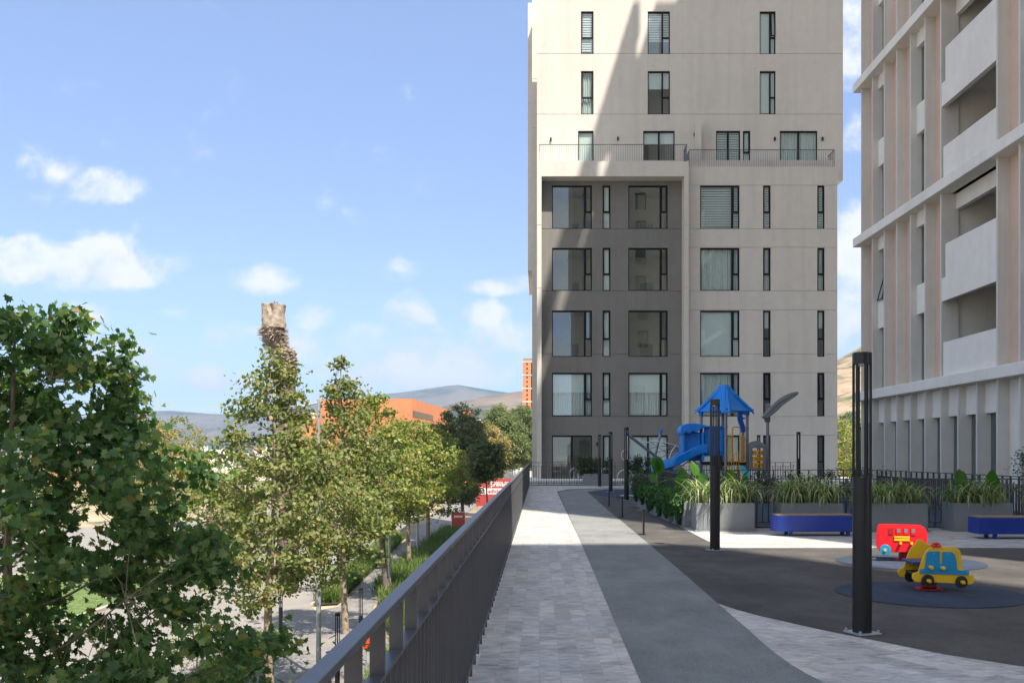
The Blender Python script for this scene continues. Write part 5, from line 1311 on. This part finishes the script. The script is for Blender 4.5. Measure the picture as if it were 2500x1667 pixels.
for i, (bx, lb) in enumerate(((674,'small dark bird on the sawn palm top, left of its mate'),(678,'small dark bird on the sawn palm top, right of its mate'))):
    b_ = thing('bird', lb, 'bird', (xp(bx), ZK-.3+.2*i, zp(744)))
    z = zp(744); X = xp(bx); Y = ZK-.3+.2*i
    MB().path([(X+.07, Y, z-.0), (X+.045, Y, z+.03), (X+.01, Y, z+.07), (X-.01, Y, z+.11), (X-.02, Y, z+.145), (X-.035, Y, z+.155), (X-.06, Y, z+.15)], [.008,.018,.032,.03,.019,.015,.003], 8).build('body', M['bird'], b_, smooth=True)
    MB().tube((X, Y, z-.01), (X, Y, z+.06), .005, n=5).build('leg', M['bird'], b_)

# ================================================================== street poles, signs, vehicles
def streetpole(lb, X, Y, h, r0, arm=None):
    r = thing('street_light', lb, 'street light', (X, Y, GZ), 'grey street light poles')
    MB().path([(X, Y, GZ), (X, Y, GZ+h*.5), (X, Y, GZ+h)], [r0, r0*.8, r0*.55], 14).build('pole', M['steel'], r, smooth=True)
    MB().lathe([(r0*1.9,0),(r0*1.9,.03),(r0*1.2,.05),(r0*1.05,.3)], (X, Y, GZ), 14).build('base', M['steel'], r, smooth=True)
    if arm:
        MB().path([(X, Y, GZ+h-.12), (X-arm*.5, Y, GZ+h-.17), (X-arm, Y, GZ+h-.22)], .035, 8).build('arm', M['steel'], r, smooth=True)
        MB().extrude(chaikin([(X-arm-.62,GZ+h-.31),(X-arm-.5,GZ+h-.23),(X-arm,GZ+h-.17),(X-arm+.12,GZ+h-.2),(X-arm+.1,GZ+h-.27),(X-arm-.3,GZ+h-.33)],1), Y-.12, Y+.12).build('lamp_head', M['steel'], r, bev=.02)
    return r
streetpole('tall grey street light with its arm to the left, near the palm trunk', -7.15, 31.2, 9.05, .085, .55)
streetpole('grey street pole close beside the dark leaning trunk', PX(951,50), 50, 6.2, .085, .5)
streetpole('short looking grey street pole in the grass beyond the leaning trunk', PX(1019,66), 66, 6.0, .10, .5)
# text helper
def text(body, size, loc, mat, parent, bold=0.0, name='lettering'):
    cu = bpy.data.curves.new(name, 'FONT'); cu.body = body; cu.size = size; cu.extrude = .004; cu.offset = bold; cu.align_x = 'LEFT'
    o = bpy.data.objects.new(name, cu); COL.objects.link(o)
    me = bpy.data.meshes.new_from_object(o.evaluated_get(bpy.context.evaluated_depsgraph_get()) if False else o)
    bpy.data.objects.remove(o)
    me.materials.clear()
    org = ORG[parent.name]; me.transform(Matrix.Translation(Vector(loc)-org) @ Matrix.Rotation(R(90), 4, 'X'))
    n = bpy.data.objects.new(name, me); COL.objects.link(n); me.materials.append(M[mat]); n.parent = parent; return n
BN = thing('banner', 'large red banner with white lettering and a pale stripe behind the dark tree', 'banner', (-6, 108, GZ))
zb = 108; bx0, bx1 = PX(1163,zb), PX(1262,zb); tz = PZ(1168,zb); m1, m2 = PZ(1191.5,zb), PZ(1206,zb); bz = PZ(1235,zb)
MB().box(bx0, bx1, zb, zb+.06, bz, tz).build('board', M['sign_red'], BN)
MB().box(bx0+.9, bx1, zb-.012, zb-.002, m2, m1).build('stripe', M['white'], BN)
text('rihoteca en', .50, (PX(1192,zb), zb-.02, PZ(1180.5,zb)), 'white', BN, .006); text('preventa', .66, (PX(1198,zb), zb-.02, PZ(1187,zb)), 'white', BN, .012); text('adicionn', .62, (PX(1192,zb), zb-.03, PZ(1202.5,zb)), 'sign_red', BN, .012)
ex, ezz = PX(1175.5,zb), PZ(1198,zb); MB().ring((ex, zb-.03, ezz), .40, .045, n=32).build('emblem_ring', M['white'], BN, smooth=True)
MB().path([(ex, zb-.02, ezz), (ex, zb-.003, ezz)], .37, 28).build('emblem_disc', M['sign_red'], BN)
e_ = MB(); e_.box(ex-.17, ex-.09, zb-.04, zb-.022, ezz-.2, ezz+.2); [e_.box(ex-.089, ex+.15, zb-.04, zb-.022, ezz+k-.035, ezz+k+.035) for k in (-.165, 0, .165)]; e_.build('emblem_letter', M['white'], BN)
for x in (bx0+.1, (bx0+bx1)/2, bx1-.1): MB().tube((x, zb+.1, GZ), (x, zb+.1, tz), .04, n=6).build('post', M['steel'], BN)
SG = thing('sign_board', 'red sign board in a pale frame standing in the grass near the yellow green trees', 'sign', (-7.3, 86, GZ))
z_ = 86; a0, a1 = PX(1103,z_), PX(1135,z_); t0 = PZ(1250,z_); b0 = PZ(1296,z_)
MB().box(a0, a1, z_, z_+.05, b0, t0).build('panel', M['sign_red'], SG)
f_ = MB(); f_.box(a0-.05, a0-.002, z_-.02, z_+.07, GZ, t0+.05); f_.box(a1+.002, a1+.05, z_-.02, z_+.07, GZ, t0+.05); f_.box(a0-.002, a1+.002, z_-.02, z_+.07, t0+.002, t0+.05); f_.box(a0-.002, a1+.002, z_-.02, z_+.07, b0-.1, b0-.002); f_.build('frame', M['white'], SG); MB().box(a0+.2, a1-.2, z_-.01, z_-.001, t0-.45, t0-.3).build('printed_line', M['white'], SG)
OB = thing('orange_sign', 'small orange board low in the grass glimpsed through the near railing', 'sign', (PX(894,33), 33, GZ))
MB().box(PX(884,33), PX(903,33), 33, 33.05, PZ(1584,33), PZ(1552,33)).build('panel', M['orange_box'], OB, bev=.01)
MB().tube((PX(893,33), 33.08, GZ), (PX(893,33), 33.08, PZ(1560,33)), .02, n=6).build('post', M['steel'], OB)
# red truck, seen from behind
def vehicle(lb, X, Y, yaw, body, kind='car', group=None, L=4.3, Wd=1.75, H=1.45, name='parked_car'):
    r = thing(name, lb, 'car' if kind == 'car' else 'truck', (0, 0, 0), group)
    h = Wd/2
    prf_ = {'car': [(-L/2,.35),(-L/2,.72),(-L/2+.12,.88),(-L*.36,.95),(-L*.24,H-.05),(-L*.08,H),(L*.12,H-.02),(L*.27,.96),(L*.42,.86),(L/2-.02,.68),(L/2,.36)],
            'truck': [(-L/2,.5),(-L/2,1.05),(-L*.02,1.05),(0,1.1),(.02,H-.08),(.12,H),(L*.24,H),(L*.33,1.15),(L*.46,1.02),(L/2,.9),(L/2,.45)]}[kind]
    mb = MB(); mb.extrude([(a, c) for a, c in prf_], -h, h, 'y')
    o = mb.build('body', M[body], r, bev=.06)
    gl_ = {'car': [(-L*.34,.97),(-L*.235,H-.10),(-L*.08,H-.05),(L*.115,H-.07),(L*.245,.98)], 'truck': [(.06,1.15),(.08,H-.12),(L*.23,H-.08),(L*.31,1.17)]}[kind]
    MB().extrude(gl_, -h-.005, -h+.05, 'y').build('side_window', M['truck_dark'], r); MB().extrude(gl_, h-.05, h+.005, 'y').build('side_window', M['truck_dark'], r)
    rw = (-L*.345, -L*.25) if kind == 'car' else (-.02, -.0)
    mb = MB(); mb.quad((rw[0]-.02,-h+.12,.99 if kind == 'car' else 1.14),(rw[0]-.02,h-.12,.99 if kind == 'car' else 1.14),(rw[1]-.03,h-.2,H-.1),(rw[1]-.03,-h+.2,H-.1)); mb.build('rear_window', M['truck_dark'], r)
    for sx_ in (-L*.31, L*.31):
        for sy_ in (-1, 1):
            w = MB().path([(sx_, sy_*(h-.2), .32), (sx_, sy_*(h+.01), .32)], .32, 20).build('wheel', M['tyre'], r, smooth=True); MB().path([(sx_, sy_*(h+.0), .32), (sx_, sy_*(h+.02), .32)], .19, 14).build('rim', M['steel'], w)
    for sy_ in (-1, 1): MB().box(-L/2-.02, -L/2+.03, sy_*h*.97-(.16 if sy_ > 0 else 0), sy_*h*.97+(.16 if sy_ < 0 else 0), .68, .95 if kind == 'truck' else .82).build('tail_light', M['amber'], r)
    MB().box(-L/2-.06, -L/2+.02, -h+.08, h-.08, .36, .52).build('bumper', M['truck_dark'], r, bev=.02)
    MB().box(-L/2-.025, -L/2-.002, -.22, .22, .58, .70).build('number_plate', M['white'], r)
    if kind == 'truck':
        MB().box(-.3, .12, -h+.05, h-.05, H, H+.06).build('roof_rack', M['truck_dark'], r); MB().box(-.1, .05, -.4, .4, H+.061, H+.14).build('beacon_bar', M['blind'], r)
        q = MB(); q.tube((-.15,-h+.1,1.05),(-.15,-h+.1,H+.02),.04,n=6).tube((-.15,h-.1,1.05),(-.15,h-.1,H+.02),.04,n=6); q.build('roll_bar', M['truck_dark'], r)
    r.location = (X, Y, GZ-.02 if kind == 'car' else GZ); r.rotation_euler.z = yaw
    return r
vehicle('red pickup truck seen from behind below the red banner', PX(1187,88), 88, R(96), 'truck_red', 'truck', L=5.2, Wd=1.9, H=1.85, name='pickup_truck')
M['car_white'] = plain('white_car_paint', (.62,.62,.60), .25, coat=.4); M['car_grey'] = plain('grey_car_paint', (.16,.17,.18), .25, coat=.4); M['car_blue'] = plain('blue_car_paint', (.03,.06,.20), .25, coat=.4)
for x, y, yw, m_, lb in ((-24,82,R(80),'car_grey','grey car in the parking area right of the pale tree trunk across the road'),(-20,88,R(80),'car_blue','dark blue car parked beyond the road behind the olive sycamore'),(-28,88,R(80),'car_white','white car parked at the left across the road'),(-32,84,R(75),'car_white','second white car parked farther left across the road'),(-16.5,98,R(85),'car_white','white car seen in a gap between the two nearest slim sycamores')):
    vehicle(lb, x, y, yw, m_, group='cars parked across the road')
# low grey bollards at the far side
for k, (px_, py_) in enumerate(((411,1345),(428,1322),(405,1322))):
    X, Y = GD(px_, py_, GZ); r = thing('bollard', ('grey green square bollard nearest the lawn point','grey green square bollard behind the nearest one','grey green square bollard left of the others by the road')[k], 'bollard', (X, Y, GZ), 'square bollards across the road')
    MB().box(X-.13, X+.13, Y-.1, Y+.1, GZ-.02, GZ+.85).build('body', M['steel'], r, bev=.02); MB().box(X-.10, X+.10, Y-.12, Y-.101, GZ+.55, GZ+.75).build('plate', M['white'], r)

# ================================================================== far buildings
OM = thing('orange_building', 'wide windowless orange block building behind the street trees', 'building', (-25, 165, GZ))
Zo = 165; oz = lambda y: PZ(y, Zo)
P1 = (PX(783,Zo), Zo); P2 = (PX(1011,Zo), Zo-3); P3 = (PX(1100,Zo+42), Zo+42)
mb = MB(); h1 = oz(975); h2 = oz(974)+.0
pl = [P1, P2, P3, (P3[0]-5, 230), (P1[0], 230)]
mb.extrude(pl, GZ, h1, 'z'); mb.build('main_block', M['orange'], OM)
MB().extrude([(PX(684,Zo-6), Zo-6), (P1[0]-.01, Zo-6), (P1[0]-.01, 215), (PX(684,Zo-6), 215)], GZ, PZ(1020,Zo-6), 'z').build('low_block', M['orange'], OM)
mb = MB(); a = Vector((*P2, 0)); b = Vector((*P3, 0)); d = (b-a).normalized(); nn_ = Vector((d.y, -d.x, 0))
for t0_, t1_ in ((.02,.48),):
    p = a.lerp(b, t0_)+nn_*.06; q = a.lerp(b, t1_)+nn_*.06
    mb.quad((p.x,p.y,h1-3.0),(q.x,q.y,h1-3.0),(q.x,q.y,h1-2.0),(p.x,p.y,h1-2.0))
mb.build('window_band', M['truck_dark'], OM)
MB().box(PX(755,Zo), PX(768,Zo), Zo, Zo+2, PZ(1020,Zo-6), PZ(1007,Zo)).build('roof_unit', M['white'], OM)
MB().extrude([(PX(1128,210),210),(PX(1149,210),210),(PX(1149,240),240),(PX(1128,240),240)], GZ, PZ(1000,210), 'z').build('end_block', M['orange'], OM)
ON = thing('orange_tower', 'slim orange residential tower peeping out left of the front tower', 'apartment building', (-3, 320, GZ))
Zt = 320; mb = MB(); ops = []
xs_ = PX(1276,Zt); dz_ = (PZ(885,Zt)-PZ(1003,Zt))/11
for k in range(11):
    zc_ = PZ(889,Zt)-dz_*k; ops.append((PX(1285,Zt), PX(1288.5,Zt), zc_-.35, zc_+.35)); ops.append((PX(1296.5,Zt), PX(1299.8,Zt), zc_-.75, zc_+.75))
wall(mb, xs_, PX(1330,Zt), PZ(1001,Zt), PZ(877,Zt), Zt, .5, ops, []); mb.box(xs_, PX(1330,Zt), Zt+.5, Zt+16, GZ, PZ(877,Zt)-.3)
mb.build('wall', M['orange'], ON)
for k in range(0, 12, 3): MB().box(xs_-.05, PX(1330,Zt), Zt-.12, Zt-.003, PZ(889,Zt)-dz_*(k-.5)-.12, PZ(889,Zt)-dz_*(k-.5)+.12).build('band', M['concrete_white'], ON)
[MB().box(o[0], o[1], Zt+.3, Zt+.4, o[2], o[3]).build('window', M['frame'], ON) for o in ops]
MB().box(xs_+.3, PX(1330,Zt), Zt+.2, Zt+15, PZ(877,Zt), PZ(875.5,Zt)).build('parapet_cap', M['truck_dark'], ON); MB().box(xs_+.6, PX(1330,Zt), Zt-.2, Zt-.004, GZ, PZ(1001.2,Zt)).build('base', M['concrete_grey'], ON)
# white boundary wall with posts, and grey deck structure behind the weeping trees
WW = thing('boundary_wall', 'white boundary wall with steel posts on the dry bank left of the front tower', 'wall', (PX(1250,150), 150, GZ))
MB().box(PX(1228,150), PX(1300,150), 150, 150.3, GZ, PZ(1124,150)).build('wall', M['white'], WW)
mb = MB()
for x in (1232, 1246, 1252, 1268, 1284): mb.tube((PX(x,149.8), 149.8, GZ), (PX(x,149.8), 149.8, PZ(1120,149.8)), .05, n=6)
mb.build('posts', M['steel'], WW)
WB = thing('white_building', 'low pale deck like building with dark strips behind the tan crowned tree', 'building', (PX(1165,260), 260, GZ))
for k in range(5): MB().box(PX(1148,260), PX(1200,260), 260+.2*k, 275, PZ(1046-5*k,260), PZ(1044-5*k,260)).build('floor_slab', M['white'], WB)
MB().box(PX(1150,260), PX(1200,260), 263, 275, GZ, PZ(1024,260)).build('wall', M['truck_dark'], WB)
random.seed(5)
for k in range(16):
    Zh = random.uniform(230, 420); px_ = random.uniform(-80, 640); w_ = random.uniform(7, 16); h_ = random.uniform(5, 9); X = PX(px_, Zh)
    r = thing('town_house', 'pale flat roofed house in the distant town behind the trees on the left', 'house', (X, Zh, GZ), 'pale houses of the distant town')
    mb = MB(); ops = [(X+1+2.6*j, X+2.2+2.6*j, GZ+1+3*q, GZ+2.3+3*q) for j in range(int((w_-1.5)/2.6)) for q in range(int(h_/3))]
    wall(mb, X, X+w_, GZ, GZ+h_, Zh, .3, ops); mb.box(X, X+w_, Zh+.3, Zh+9, GZ, GZ+h_-.4); mb.build('wall', M[random.choice(['white','concrete_white','stucco','orange'])], r)
    [MB().box(o[0], o[1], Zh+.15, Zh+.2, o[2], o[3]).build('window', M['frame'], r) for o in ops]
    MB().box(X+w_*.3, X+w_*.3+2, Zh+3, Zh+5, GZ+h_-.4, GZ+h_+1.2).build('roof_tank', M['white'], r)

# ================================================================== air
hz = MB().box(-4300, 4300, -620, 4100, GZ-60, 262)
HZ = hz.build('haze', None); tag(HZ, kind='stuff')
hm = bpy.data.materials.new('haze'); hm.use_nodes = True; nt = hm.node_tree; nt.nodes.clear(); o_ = nt.nodes.new('ShaderNodeOutputMaterial'); pv = nt.nodes.new('ShaderNodeVolumePrincipled')
pv.inputs['Color'].default_value = (.50,.70,1,1); pv.inputs['Density'].default_value = .00024; pv.inputs['Anisotropy'].default_value = .2; nt.links.new(pv.outputs[0], o_.inputs['Volume']); HZ.data.materials.append(hm)
S.cycles.volume_bounces = 0
